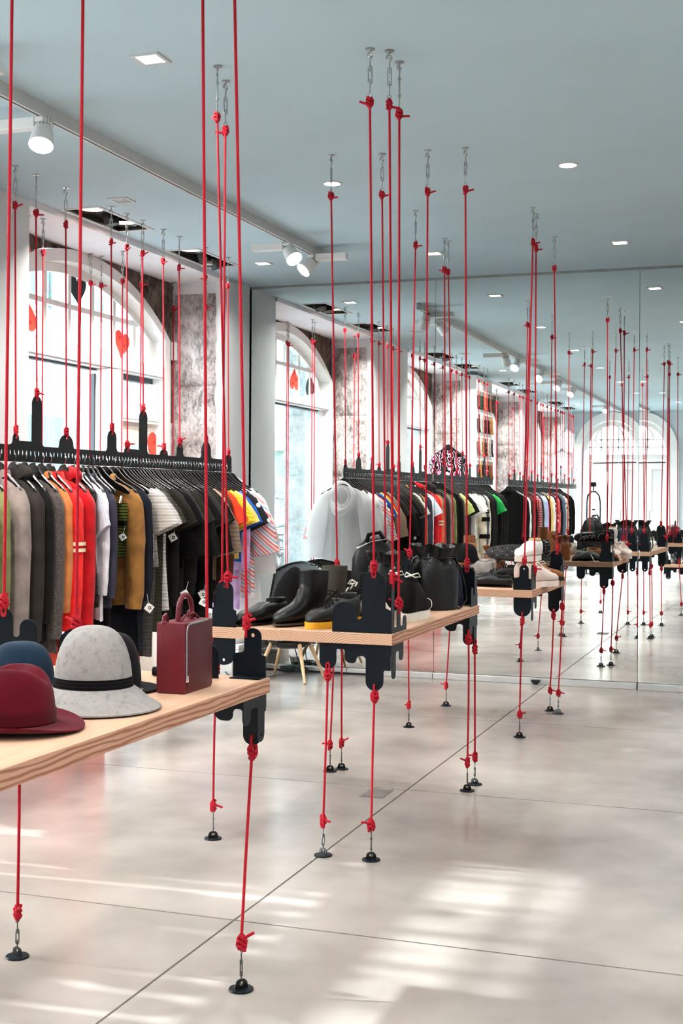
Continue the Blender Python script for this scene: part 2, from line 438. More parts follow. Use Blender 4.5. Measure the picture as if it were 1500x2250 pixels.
# mirror panels across the front wall, the third stands a degree off the others
mw = setting('wall_mirror')
mirror = []
for i, x0 in enumerate([-4.015, -2.521, -1.027, .467, 1.961, 3.455]):
    x1 = min(x0+1.494, 4.59)
    p = MB().box(0, x1-x0-.003, 0, .006, 0, 2.925).build('mirror_panel', M_MIRROR, mw, smooth=False)
    p.location = (x0+.0015, MY, .048); p.rotation_euler.z = -.0172 if i == 2 else 0
    if i > 2: p.location.y = MY-.004
MB().box(-4.015, 4.59, MY-.012, MY+.05, 2.973, 2.99).build('top_rail', plain('rail_grey', (120, 128, 128), .5, .3), mw, smooth=False)
tr = setting('trim_1')
alu = plain('brushed_channel', (206, 206, 204), .38, .75, var=.03)
for x0, x1 in ((-4.0, -3.2), (-3.195, -2.52), (-2.515, -1.03), (-1.02, .46), (.47, 4.59)):
    MB().box(x0, x1, MY-.055 if x0 > -1.1 else MY-.035, MY+.06, .0005, .045).build('channel', alu, tr, smooth=False, bevel=.003)
MB().box(-3.9, -2.98, MY-.052, MY-.036, .004, .016).build('cable_strip', M_BLACK, tr, smooth=False)
ds = thing('door_stop', 'black half round rubber stop at the foot of the mirror wall', 'door stop', (-1.74, MY-.058, 0))
pts = [(.034*cos(pi+pi*k/10), .034*sin(pi+pi*k/10)+.038) for k in range(11)]
MB().plate(pts, [], (0, -.012, 0), (1, 0, 0), (0, 0, 1), .02).build('rubber', M_BLACK, ds)

# rear wall with its arched door
wb = setting('wall_back')
DX, DH, DS = -3.22, .56, 2.20
arch = [(DX+DH*cos(pi*k/20), DS+DH*1.12*sin(pi*k/20)) for k in range(21)]
hole = [(DX+DH, .0)]+arch+[(DX-DH, .0)]
outl = [(-4.5, 0)]+hole[::-1]+[(4.75, 0), (4.75, 3.05), (-4.5, 3.05)]
MB().plate(outl, [], (0, -6.1, 0), (1, 0, 0), (0, 0, 1), .2).build('wall_board', plain('rear_paint', (196, 206, 212), .8, spec=.2, var=.02), wb, smooth=False)
d1 = setting('door_1', (DX, -6.04, 0))
def archring(h0, h1, k0=0, k1=20, ps=1.12):
    o = [(h1*cos(pi*k/20), DS+h1*ps*sin(pi*k/20)) for k in range(k0, k1+1)]; i = [(h0*cos(pi*k/20), DS+h0*ps*sin(pi*k/20)) for k in range(k1, k0-1, -1)]
    return o+i
UX, UZ = (1, 0, 0), (0, 0, 1)
MB().plate([(.70, 0)]+archring(.56, .70)[:21]+[(-.70, 0), (-.56, 0)]+archring(.56, .7)[21:]+[(.56, 0)], [], (0, .06, 0), UX, UZ, .06).build('casing', M_WHITE, d1)
MB().plate([(.55, 0)]+archring(.47, .55)[:21]+[(-.55, 0), (-.47, 0)]+archring(.47, .55)[21:]+[(.47, 0)], [], (0, -.05, 0), UX, UZ, .07).build('frame', M_WHITE, d1)
MB().box(-.5, .5, -.09, 0, 2.08, 2.18).build('transom', M_WHITE, d1, smooth=False)
for x in (-.2, .12): MB().box(x-.014, x+.014, -.07, -.03, 2.16, 2.75).build('muntin', M_WHITE, d1, smooth=False)
for z in (2.32, 2.46): MB().box(-.48, .48, -.07, -.03, z-.012, z+.012).build('muntin', M_WHITE, d1, smooth=False)
MB().plate(archring(.26, .285, ps=1.2), [], (-.04, -.05, .22), UX, UZ, .03).build('muntin', M_WHITE, d1)
MB().plate([(-.49, 2.16), (.49, 2.16)]+[(.49*cos(pi*k/20), DS+.49*1.12*sin(pi*k/20)) for k in range(21)], [], (0, -.055, 0), UX, UZ, .006).build('pane', M_GLASS, d1, smooth=False)
leaf = MB().plate([(-.49, .01), (.12, .01), (.12, 2.06), (-.49, 2.06)], [[(-.30, .35), (-.06, .35), (-.06, 1.86), (-.30, 1.86)]], (0, -.05, 0), UX, UZ, .05).build('door_leaf', M_WHITE, d1, smooth=False)
MB().box(-.31, -.05, -.055, -.048, .34, 1.87).build('pane', M_GLASS, d1, smooth=False)
MB().plate([(.13, .01), (.49, .01), (.49, 2.06), (.13, 2.06)], [[(.2, 1.1), (.42, 1.1), (.42, 1.9), (.2, 1.9)]], (0, -.05, 0), UX, UZ, .05).build('door_leaf', M_WHITE, d1, smooth=False)
MB().box(.19, .43, -.06, -.048, 1.09, 1.91).build('door_panel', M_WALL, d1, smooth=False)
MB().tube([(-.36, -.02, 2.02), (.45, -.02, 2.03)], .009).build('rod', M_BLACK, d1)
h = MB().tube([(.17, -.02, .95), (.17, .03, .95), (.17, .03, 1.12), (.17, -.02, 1.12)], .009).build('handle', M_STEEL, d1)

# ------------------------------------------------------------------ arched shop windows
def make_window(idx, wy):
    w = setting('window_%d' % idx, (-4.43, wy, 0))
    UY, UZ = (0, 1, 0), (0, 0, 1)
    def az(y, off): return arch_z(y)-off
    N = 24
    def curve(half, off): return [(-half+2*half*k/N, arch_z(-half+2*half*k/N, half, 2.51, .445-off)) for k in range(N+1)]
    o = curve(1.25, 0); i = curve(1.16, .08)
    MB().plate([(-1.25, 0)]+o+[(1.25, 0), (1.16, 0)]+i[::-1]+[(-1.16, 0)], [], (-.05, 0, 0), UY, UZ, .11).build('frame', M_WHITE, w, bevel=0)
    i2 = curve(1.10, .14); i1 = curve(1.165, .078)
    MB().plate([(-1.165, 2.25)]+i1+[(1.165, 2.25), (1.10, 2.25)]+i2[::-1]+[(-1.10, 2.25)], [], (-.13, 0, 0), UY, UZ, .06).build('inner_frame', M_WHITE, w)
    MB().box(-.16, -.02, -1.17, 1.17, 2.225, 2.315).build('transom', M_WHITE, w, smooth=False, bevel=.006)
    MB().box(-.02, .0, -1.16, 1.16, 2.235, 2.262).build('transom_lip', M_WHITE, w, smooth=False)
    vs = [-.9, -.6, -.3, 0, .3, .6, .9]
    zin = lambda y: arch_z(y, 1.10, 2.51, .305)
    for y in vs:
        MB().box(-.155, -.115, y-.019, y+.019, 2.3, zin(y)+.02).build('muntin', M_WHITE, w, smooth=False)
    MB().box(-.155, -.113, -1.12, 1.12, 2.588, 2.622).build('muntin', M_WHITE, w, smooth=False)
    cols = [-1.10]+vs+[1.10]
    for a, b in zip(cols, cols[1:]):
        MB().box(-.14, -.135, a+.015, b-.015, 2.31, min(2.6, zin(a if abs(a) > abs(b) else b)+.03)).build('pane', M_GLASS, w, smooth=False)
        ys = [a+.015+(b-a-.03)*k/4 for k in range(5)]
        if min(zin(a), zin(b)) > 2.61:
            MB().plate([(ys[0], 2.61), (ys[-1], 2.61)]+[(y, zin(y)+.02) for y in ys[::-1]], [], (-.1375, 0, 0), UY, UZ, .005).build('pane', M_GLASS, w, smooth=False)
    # lower part: large fixed pane, post, door
    MB().box(-.17, .0, .33, .53, 0, 2.225).build('post', M_WHITE, w, smooth=False, bevel=.01)
    MB().box(.0, .02, .40, .47, 0, 2.225).build('post_bead', M_WHITE, w, smooth=False, bevel=.004)
    MB().box(-.16, -.03, -1.16, .33, .0, .16).build('sill', M_WHITE, w, smooth=False, bevel=.006)
    MB().box(-.15, -.06, -1.17, -1.10, .16, 2.225).build('side_frame', M_WHITE, w, smooth=False)
    MB().box(-.15, -.10, -1.10, .33, 2.212, 2.225).build('head_frame', plain('dark_gasket', (58, 66, 74), .6), w, smooth=False)
    MB().box(-.15, -.11, .318, .33, .16, 2.19).build('gasket', MATS['dark_gasket'], w, smooth=False)
    MB().box(-.135, -.127, -1.10, .32, .16, 2.215).build('pane', M_GLASS, w, smooth=False)
    MB().box(-.15, -.03, .53, 1.17, 1.90, 1.99).build('door_head', M_WHITE, w, smooth=False, bevel=.005)
    MB().box(-.14, -.133, .53, 1.17, 1.99, 2.225).build('pane', M_GLASS, w, smooth=False)
    MB().box(-.15, -.10, .53, 1.17, 2.185, 2.225).build('head_frame', MATS['dark_gasket'], w, smooth=False)
    cream = plain('door_cream', (232, 222, 210), .5, var=.02)
    lf = MB().plate([(.55, .01), (1.15, .01), (1.15, 1.885), (.55, 1.885)], [[(.67, .3), (1.04, .3), (1.04, 1.73), (.67, 1.73)]], (-.10, 0, 0), UY, UZ, .05).build('door_leaf', cream, w, smooth=False)
    MB().box(-.103, -.097, .66, 1.05, .29, 1.74).build('door_pane', M_GLASS, w, smooth=False)
    MB().tube([(-.075, .60, .95), (-.03, .60, .95), (-.03, .60, 1.08), (-.075, .60, 1.08)], .008).build('handle', M_STEEL, w)
    return w
wins = []
for k, wy in enumerate(WIN_Y):
    if k == 0: w = make_window(1, wy); wins.append(w)
    else:
        w = wins[0].copy(); w.name = 'window_%d' % (k+1); COL.objects.link(w); w.location = (-4.43, wy, 0); wins.append(w)
        for ch in list(wins[0].children):
            if ch.name.startswith(('lettering', 'sensor')): continue
            c = ch.copy(); COL.objects.link(c); c.parent = w
# alarm sensor on the frame
sn = tag(MB().box(-.04, .0, -.032, .032, -.07, .07).build('sensor', M_LAMP, None, smooth=True, bevel=.012), 'white motion sensor on the frame corner of the arched window', 'sensor')
sn.location = (-4.385, 8.80, 2.44)

# paper hearts and lettering on the glass
def heart(sz):
    pts = []
    for k in range(40):
        t = 2*pi*k/40
        pts.append((16*sin(t)**3/16*sz*.5, (13*cos(t)-5*cos(2*t)-2*cos(3*t)-cos(4*t))/16*sz*.5))
    return pts
M_RED = plain('red_paper', (236, 74, 56), .8, var=.03); M_RED2 = plain('dark_red_paper', (178, 36, 34), .8); M_DKP = plain('black_green_paper', (24, 44, 46), .7, var=.03)
def put_heart(y, z, sz, rot, mat, label, dots=True, x=-4.555, sx=.98):
    h = thing('paper_heart', label, 'paper heart', (x, y, z)); h.rotation_euler = (rot, 0, 0)
    MB().plate([(p[0]*sx, p[1]) for p in heart(sz)], [], (0, 0, 0), (0, 1, 0), (0, 0, 1), .003).build('paper', mat, h, smooth=False)
    if dots:
        for dx, dz in ((-.18, .14), (.16, -.05)):
            MB().plate(circ(dx*sz, dz*sz, sz*.055), [], (.0025, 0, 0), (0, 1, 0), (0, 0, 1), .003).build('dot', M_RED2, h, smooth=False)
put_heart(7.03, 2.475, .24, pi, M_RED, 'red paper heart hanging upside down in the arched window')
put_heart(7.645, 2.745, .23, R(8), M_DKP, 'black paper heart high in the arched window', False)
put_heart(8.26, 2.445, .22, R(-8), M_RED, 'upright red paper heart above the shop door transom')
put_heart(6.60, 2.46, .25, R(172), M_DKP, 'dark heart low at the near end of the arch, seen in the mirror', False)
put_heart(8.70, 1.70, .30, R(-10), M_RED, 'large red paper heart on the shop door pane', True, -4.50)
def text(body, size, name, mat, parent, M, th=.002, off=.0):
    c = bpy.data.curves.new(name, 'FONT'); c.body = body; c.size = size; c.extrude = th; c.offset = off; c.align_x = 'CENTER'
    o = bpy.data.objects.new(name, c); COL.objects.link(o)
    me = bpy.data.meshes.new_from_object(o.evaluated_get(bpy.context.evaluated_depsgraph_get()))
    bpy.data.objects.remove(o); me.materials.clear(); me.materials.append(mat)
    q = bpy.data.objects.new(name, me); COL.objects.link(q); q.parent = parent; q.matrix_local = M
    return q
def frame3(o, ux, uy):
    ux, uy = Vector(ux), Vector(uy); uz = ux.cross(uy)
    return Matrix(((ux.x, uy.x, uz.x, o[0]), (ux.y, uy.y, uz.y, o[1]), (ux.z, uy.z, uz.z, o[2]), (0, 0, 0, 1)))
M_VINYL = sheer('white_vinyl', (250, 250, 250))
text('PLAY', .40, 'lettering', M_VINYL, wins[0], frame3((-.145, -.62, 1.15), (0, -1, 0), (0, 0, 1)), .001, .012)
text('#HOME&', .11, 'lettering', M_VINYL, wins[0], frame3((-.145, -.62, 1.02), (0, -1, 0), (0, 0, 1)), .001, .003)
text('JBI', .11, 'lettering', M_VINYL, wins[0], frame3((-.09, .76, 1.66), (0, 1, 0), (0, 0, 1)), .001, .004)

# ------------------------------------------------------------------ lamps
def down(x, y, kind, lit):
    lx = {-3.52: 'in the row nearest the windows', -2.28: 'in the second row from the windows', -1.05: 'in the third row from the windows', .18: 'in the fourth row from the windows', 1.41: 'in the fifth row from the windows', 2.64: 'in the row by the right wall'}[x]
    ly = {8.40: 'closest to the mirror wall', 6.37: 'second from the mirror wall', 4.34: 'third from the mirror wall', 2.31: 'fourth from the mirror wall', .28: 'fifth from the mirror wall', -1.75: 'sixth from the mirror wall', -3.78: 'closest to the rear wall'}[y]
    o = thing('ceiling_light', '%s %s ceiling light %s, %s' % ('lit' if lit else 'unlit', kind, lx, ly), 'ceiling light', (x, y, ZC), 0, 'recessed ceiling lights')
    if kind == 'square':
        MB().plate([(-.058, -.058), (.058, -.058), (.058, .058), (-.058, .058)], [[(-.042, -.042), (.042, -.042), (.042, .042), (-.042, .042)]], (0, 0, -.0025), (1, 0, 0), (0, 1, 0), .005).build('frame', M_TRACK, o, smooth=False)
        MB().box(-.042, .042, -.042, .042, -.003, -.0005).build('lens', (M_LIT if lit == 1 else M_LITW) if lit else plain('unlit_lens', (120, 126, 124), .4), o, smooth=False)
    else:
        MB().plate(circ(0, 0, .052, 24), [circ(0, 0, .042, 24)], (0, 0, -.002), (1, 0, 0), (0, 1, 0), .004).build('frame', M_TRACK, o)
        MB().lathe([(.042, -.004), (.042, -.0005)], 24).build('lens', M_LIT, o)
    if lit:
        area_lamp((x, y, ZC-.012), .08, LAMP_ENERGY*(1 if lit == 1 else .5), shape='SQUARE' if kind == 'square' else 'DISK')
for x in (-3.52, -2.28, -1.05, .18, 1.41, 2.64):
    for j, y in enumerate((8.40, 6.37, 4.34, 2.31, .28, -1.75, -3.78)):
        kind = 'round' if (j % 2 == 1) else 'square'
        lit = 1
        if x == -3.52: kind = 'square'; lit = 1 if j in (0, 3, 6) else 0
        if x == -2.28 and j == 0: lit = 2
        if x == .18 and j == 2: lit = 0
        if (x, y) != (-1.05, 4.34): down(x, y, kind, lit)
for gi, (gy, l0, l1) in enumerate(GIMB):
    nth = ['nearest the mirror end of the first window', 'by the mirror', '', '', '', '', '', ''][gi]
    lab = ['by the paper hearts', 'closest to the mirror', 'over the second window, far half', 'over the second window, mirror half', 'over the third window, far half', 'over the third window, mirror half', 'over the last window, rear half', 'over the last window, mirror half'][gi]
    o = thing('gimbal_light', 'black recessed twin spot box in the ceiling edge ' + lab, 'ceiling light', ((GX0+GX1)/2, gy, ZC), 0, 'twin spot boxes along the windows')
    hw = (GX1-GX0)/2
    MB().plate([(-hw-.025, -GL-.025), (hw+.025, -GL-.025), (hw+.025, GL+.025), (-hw-.025, GL+.025)], [[(-hw, -GL), (hw, -GL), (hw, GL), (-hw, GL)]], (0, 0, -.002), (1, 0, 0), (0, 1, 0), .004).build('frame', M_TRACK, o, smooth=False)
    b = MB(); b.box(-hw, hw, -GL, GL, .09, .1); b.box(-hw, -hw+.004, -GL, GL, -.002, .09); b.box(hw-.004, hw, -GL, GL, -.002, .09); b.box(-hw, hw, -GL, -GL+.004, -.002, .09); b.box(-hw, hw, GL-.004, GL, -.002, .09)
    b.build('housing', M_INNER, o, smooth=False)
    for q, (yy, lit) in enumerate(((-.19, l0), (0, None), (.19, l1))):
        if lit is None:
            MB().tube([(0, 0, .07), (.02, .01, -.03)], [.05, .045], 14).build('swivel', M_INNER, o); continue
        r = MB(); r.lathe([(.075, .03), (.085, .012), (.085, .03)], 20, (0, yy, 0), cap0=False, cap1=False); r.build('ring', M_BLACK, o)
        if lit:
            MB().lathe([(.068, .022), (.068, .026)], 20, (0, yy, 0)).build('lens', M_LITW, o)
            area_lamp(((GX0+GX1)/2, gy+yy, ZC-.004), .11, LAMP_ENERGY*1.5, (1, .95, .88), 'DISK', 120)
        else:
            MB().tube([(0, yy, .06), (.03, yy+.02, -.035)], [.06, .05], 14).build('swivel', M_INNER, o)
            MB().tube([(-.02, yy-.05, .05), (-.02, yy-.05, -.02)], [.032, .032], 12).build('lamp_socket', M_LAMP, o)

TX = -2.98
tk = thing('lighting_track', 'long white lighting track running along the ceiling towards the mirror', 'track', (TX, 8.19, ZC))
MB().plate([(-.018, 0), (-.018, -.055), (-.006, -.055), (-.006, -.02), (.006, -.02), (.006, -.055), (.018, -.055), (.018, 0)], [], (0, -6.8, 0), (1, 0, 0), (0, 0, 1), 13.6).build('rail', M_TRACK, tk, smooth=False)
MB().box(-.005, .005, -13.59, -.01, -.052, -.02).build('slot', M_INNER, tk, smooth=False)
MB().box(-.019, .019, 0, .006, -.056, 0).build('end_cap', M_TRACK, tk, smooth=False)
def spot(y, aim, label, box=1, energy=24, cone=62):
    z0 = ZC-.022
    o = thing('track_spotlight', label, 'spotlight', (TX, y, z0), 0, 'spotlights on the white track')
    MB().box(-.02, .02, -.04, .04, -.055, -.034).build('adapter', M_LAMP, o, smooth=False, bevel=.004)
    g = MB().box(-.24 if box > 0 else .03, -.03 if box > 0 else .24, -.028, .028, -.075, -.03); g.build('driver_box', M_LAMP, o, smooth=False, bevel=.003)
    d = (Vector(aim)-Vector((TX, y, z0-.08))).normalized()
    piv = Vector((0, .0, -.075))
    MB().tube([(0, 0, -.05), (.02, 0, -.058), (.036, 0, -.06), (.044, 0, -.077)], .007, 8).build('yoke', M_LAMP, o)
    MB().tube([(0, 0, -.05), (-.02, 0, -.058), (-.036, 0, -.06), (-.044, 0, -.077)], .007, 8).build('yoke', M_LAMP, o)
    back = piv-d*.05; mid = piv+d*.005; front = piv+d*.095
    MB().tube([tuple(mid), tuple(mid+d*.012), tuple(front-d*.008), tuple(front)], [.038, .042, .052, .051], 24, cap=False).build('head', M_LAMP, o)
    fin = MB()
    q = d.to_track_quat('Z', 'Y').to_matrix(); ax = (q.col[0], q.col[1], q.col[2])
    for k in range(16):
        a = 2*pi*k/16; rad = ax[0]*cos(a)+ax[1]*sin(a); tg = ax[1]*cos(a)-ax[0]*sin(a)
        fin.obox((back+mid)/2+rad*.026, (.010, .0022, .027), (rad, tg, ax[2]))
    fin.build('cooling_fins', M_LAMP, o, smooth=False)
    MB().tube([tuple(back), tuple(mid)], [.016, .018], 12).build('core', M_INNER, o)
    MB().tube([tuple(mid+d*.001), tuple(mid+d*.003)], [.038, .038], 20).build('back_plate', M_LAMP, o)
    MB().tube([tuple(front-d*.008), tuple(front-d*.005)], [.047, .047], 24).build('lens', M_LIT, o)
    l = bpy.data.lights.new('spot_beam', 'SPOT'); l.energy = energy; l.spot_size = R(cone); l.spot_blend = .5; l.shadow_soft_size = .035; l.color = (1, .95, .88)
    lo = bpy.data.objects.new('spot_beam', l); COL.objects.link(lo); lo.location = Vector((TX, y, z0))+front+d*.01
    lo.rotation_euler = d.to_track_quat('-Z', 'Y').to_euler()
spot(4.72, (TX+.28, 3.9, 1.2), 'white track spotlight with cooling fins, third from the mirror end', 1, 12)
spot(7.52, (TX+1.15, 6.75, 1.45), 'upper of the paired spotlights at the end of the track by the mirror', 1)
spot(7.95, (TX-1.0, 6.75, 1.45), 'lower of the paired spotlights at the end of the track by the mirror', -1)
spot(4.05, (-3.55, 6.0, 1.1), 'track spotlight aimed along the clothes rail, fourth from the mirror end', -1, 60)
spot(2.55, (-3.6, 5.0, 1.2), 'track spotlight tilted steeply towards the long rail, fifth from the mirror end', -1, 60)
spot(1.25, (-3.6, 3.2, 1.0), 'track spotlight halfway down the shop, sixth from the mirror end')
spot(.05, (-3.7, 1.6, 1.6), 'track spotlight level with the sock display, seventh from the mirror end')
spot(-3.5, (-3.5, -1.6, 1.0), 'track spotlight closest to the rear door')
# ------------------------------------------------------------------ rope hardware (shared meshes)
RR = .0046
def knot_mesh():
    p = []
    for k in range(27):
        t = k/26; a = t*2*pi*2.4
        p.append((.0085*cos(a)*(1+.15*sin(3*a)), .0085*sin(a), .016-.030*t+.004*sin(2*a)))
    m = MB().tube(p, RR*1.02, 7)
    m.tube([(.002, .0, .020), (.010, .003, .012), (.011, .006, -.004), (.004, .004, -.016), (-.003, 0, -.022)], RR, 7)
    m.tube([(-.004, -.003, .018), (-.010, -.005, .006), (-.006, -.008, -.008), (.002, -.003, -.020)], RR, 7)
    return mesh_of(m, 'knot', M_ROPE)
ME_KNOT = knot_mesh()
ME_TAIL = mesh_of(MB().tube([(0, 0, 0), (.012, 0, .001), (.026, .002, .004), (.040, .004, .006)], [RR, RR, RR*.95, RR*.9], 7), 'rope_tail', M_ROPE)
ME_TIE = mesh_of(MB().tube([(0, .005, .03), (0, .007, .005), (0, .004, -.003), (0, -.004, -.003), (0, -.007, .005), (0, -.005, .03)], RR*.9, 7), 'rope_loop', M_ROPE)
def tb_mesh(open_=True):
    m = MB(); r = .0028
    # upper hook
    m.tube([(.010*cos(a)-.002, 0, -.028+.010*sin(a)) for a in [R(200-30*k) for k in range(10)]]+[(0, 0, -.045), (0, 0, -.066)], r, 6)
    m.cyl((0, 0, -.062), (0, 0, -.070), .0062, n=6); m.cyl((0, 0, -.124), (0, 0, -.132), .0062, n=6)
    g = .0068
    for s in (1, -1): m.tube([(s*.003, 0, -.064), (s*g, 0, -.071), (s*g, 0, -.123), (s*.003, 0, -.130)], .0026, 6)
    m.cyl((0, 0, -.066), (0, 0, -.083), .0026, n=6); m.cyl((0, 0, -.112), (0, 0, -.165), .0026, n=6)
    m.tube([(.0075*sin(2*pi*k/12), 0, -.172+.0075*cos(2*pi*k/12)) for k in range(12)], r*.9, 6, closed=True)
    return mesh_of(m, 'turnbuckle', M_STEEL)
ME_TB = tb_mesh()
m = MB().lathe([(.017, -.0035), (.017, 0)], 18); m.cyl((0, 0, -.003), (0, 0, -.012), .004, n=8)
m.tube([(.009*cos(a), 0, -.021+.009*sin(a)) for a in [R(90+32*k) for k in range(9)]], .0028, 6)
ME_CPL = mesh_of(m, 'ceiling_hook', M_STEEL)
m = MB().lathe([(.034, 0), (.0345, .002), (.033, .005)], 28)
ME_DISC = mesh_of(m, 'anchor_disc', M_DARK)
lug = rpoly([(-.020, 0), (.020, 0), (.017, .026, .016), (-.017, .026, .016)])
ME_LUG = mesh_of(MB().plate(lug, [circ(0, .014, .006)], (0, 0, .004), (1, 0, 0), (0, 0, 1), .004), 'anchor_lug', M_BLACK)
rk = random.Random(11)
def cord(a, b, par, sag=.0):
    a, b = Vector(a), Vector(b); n = 4
    MB().tube([a.lerp(b, k/n)+Vector((sag*sin(pi*k/n), 0, 0)) for k in range(n+1)], RR, 8).build('cord', M_ROPE, par)
def rope_top(c, b, label, group, tie=True):
    o = thing('suspension_rope', label, 'rope', (c[0], c[1], ZC), 0, group)
    az = rk.uniform(0, pi)
    share(ME_CPL, 'ceiling_hook', o, (0, 0, 0), (0, 0, az)); share(ME_TB, 'turnbuckle', o, (0, 0, 0), (0, 0, az+pi/2 if rk.random() < .4 else az))
    share(ME_KNOT, 'knot', o, (0, 0, -.196), (0, 0, rk.uniform(0, 6)))
    if rk.random() < .75: share(ME_TAIL, 'rope_tail', o, (0, 0, -.205), (0, rk.uniform(-.3, .3), rk.uniform(-.7, .7)+(0 if rk.random() < .6 else pi)))
    B = Vector(b)-Vector((c[0], c[1], ZC))
    cord((0, 0, -.185), B+Vector((0, 0, .02)), o)
    if tie:
        share(ME_KNOT, 'knot', o, B+Vector((0, 0, .038)), (pi, 0, rk.uniform(0, 6)), (1.1, 1.1, 1.1))
        share(ME_TIE, 'rope_loop', o, B, (0, 0, rk.choice((0, pi/2))))
        if rk.random() < .6: share(ME_TAIL, 'rope_tail', o, B+Vector((0, 0, .04)), (0, rk.uniform(-.4, .6), rk.uniform(-.8, .8)+(pi if rk.random() < .5 else 0)))
    return o
def rope_floor(f, tp, label, group):
    o = thing('anchor_rope', label, 'rope', (f[0], f[1], 0), 0, group)
    az = rk.uniform(-.6, .9)
    share(ME_DISC, 'anchor_disc', o, (0, 0, .0005)); share(ME_LUG, 'anchor_lug', o, (0, 0, .0), (0, 0, az))
    share(ME_TB, 'turnbuckle', o, (0, 0, .000), (pi, 0, az+pi/2), (.8, .8, .62), M_STEEL_D)
    share(ME_KNOT, 'knot', o, (0, 0, .130), (pi, 0, rk.uniform(0, 6)), (1.05, 1.05, 1.15))
    share(ME_TAIL, 'rope_tail', o, (0, 0, .138), (0, rk.uniform(-.5, .5), rk.uniform(-.9, .9)+(pi if rk.random() < .4 else 0)))
    T = Vector(tp)-Vector((f[0], f[1], 0))
    cord((0, 0, .14), T-Vector((0, 0, .03)), o, rk.uniform(-.004, .004))
    share(ME_KNOT, 'knot', o, T-Vector((0, 0, .042)), (0, 0, rk.uniform(0, 6)), (1.1, 1.1, 1.15))
    share(ME_TIE, 'rope_loop', o, T, (pi, 0, rk.choice((0, pi/2))))
    return o

# ------------------------------------------------------------------ hanging tables
UPA = [(0, 0), (0, .085), (.022, .095), (.022, .232, .044), (.114, .232, .044), (.114, .05, .012), (.137, .05, .012), (.137, .113, .046), (.232, .113, .046), (.232, 0)]
SDA = [(0, 0), (.20, 0), (.20, .055, .021), (.158, .055, .021), (.158, .018, .014), (.118, .018, .014), (.118, .088, .018), (.078, .088, .018), (.078, .02, .01), (.036, .02, .01), (.036, .19, .016), (.0, .19, .016)]
UPB = [(0, 0), (0, .075), (.012, .08), (.012, .178, .036), (.088, .178, .036), (.088, .07, .008), (.10, .065), (.10, 0)]
SDB = [(0, 0), (.13, 0), (.13, .09, .02), (.085, .09, .02), (.085, .05, .01), (.06, .05, .01), (.06, .14, .022), (.012, .14, .022), (.012, .06), (0, .06)]
UPC = [(0, 0), (0, .06), (.014, .064), (.014, .138, .024), (.066, .138, .024), (.066, .07, .01), (.10, .065, .01), (.10, 0)]
UPD = [(0, 0), (0, .07), (.02, .09), (.02, .15, .045), (.125, .15, .045), (.125, .03, .012), (.155, .03, .012), (.155, .12, .04), (.25, .12, .04), (.25, 0)]
LOA = [(0, 0), (0, -.095), (.028, -.095, .008), (.028, -.172, .034), (.098, -.172, .034), (.098, -.045, .014), (.135, -.045, .014), (.135, -.073, .023), (.182, -.073, .023), (.182, -.022, .006), (.215, -.022, .006), (.215, -.10, .034), (.283, -.10, .034), (.283, 0)]
LOS = [(0, 0), (.16, 0), (.16, -.07, .022), (.11, -.07, .022), (.11, -.03, .01), (.06, -.03, .01), (.06, -.13, .022), (.012, -.13, .022), (.012, -.04), (0, -.04)]
LOB = [(0, 0), (0, -.05), (.012, -.055, .006), (.012, -.148, .026), (.068, -.148, .026), (.068, -.05, .012), (.1, -.05, .012), (.1, -.085, .03), (.16, -.085, .03), (.16, 0)]
LOC = [(0, 0), (0, -.105, .046), (.098, -.105, .046), (.098, 0)]
def plate_pts(p): return rpoly(p)
def table(x0, x1, y0, y1, z, label, corners, cat='table', tk=.042):
    o = thing('hanging_table', label, cat, ((x0+x1)/2, (y0+y1)/2, z-tk), 0, 'boards hung on red ropes')
    g = (o.location.x, o.location.y, o.location.z)
    MB().box(x0, x1, y0, y1, z-tk, z).build('tabletop', M_WOOD, o, g, smooth=False, bevel=.002)
    tt = o.children[0].data; tt.materials.append(M_WOODTOP); tt.materials.append(M_WOODSIDE)
    for pl in tt.polygons: pl.material_index = 1 if abs(pl.normal.z) > .8 else 2 if abs(pl.normal.x) > .8 else 0
    for (sx, sy, up, us, lo, ls) in corners:
        cx = x1-.008 if sx > 0 else x0+.008; cy = y1-.012 if sy > 0 else y0+.012
        for prof, axis, zz in ((up, 0, z+.0005), (us, 1, z+.0005), (lo, 0, z-tk-.0005), (ls, 1, z-tk-.0005)):
            if prof is None: continue
            d = (-sx, 0, 0) if axis == 0 else (0, -sy, 0)
            big = max(prof, key=lambda q: abs(q[1]))
            tops = sorted(set(round(q[1], 3) for q in prof), key=abs)[-1]
            us_ = [q[0] for q in prof if abs(q[1]-tops) < .001]
            hz = tops-(.02 if tops > 0 else -.02)
            MB().plate(plate_pts(prof), [circ(sum(us_)/len(us_), hz, .0058)], (cx, cy, zz), d, (0, 0, 1), .0035).build('bracket_plate', M_DARK, o, g, smooth=False)
        for zz in (z+.0005, z-tk-.0035):
            MB().box(min(cx, cx-sx*.09), max(cx, cx-sx*.09), min(cy, cy-sy*.05), max(cy, cy-sy*.05), zz, zz+.003).build('bracket_foot', M_DARK, o, g, smooth=False)
    return o
table(-2.145, -1.385, 1.80, 3.375, .84, 'pine board table with the hats and the burgundy case, hung on red ropes',
      [(1, 1, UPC, None, LOB, LOS), (1, -1, UPD, SDB, LOA, LOS), (-1, -1, UPB, SDB, LOB, LOS)])
table(-2.145, -1.40, 4.60, 6.02, .84, 'pine board table with the ankle boot and the black bucket bag, hung on red ropes',
      [(1, -1, UPA, SDA, LOA, LOS), (-1, -1, UPB, SDB, LOC, LOS), (1, 1, UPB, SDB, LOB, LOB), (-1, 1, UPD, SDB, LOB, LOS)])
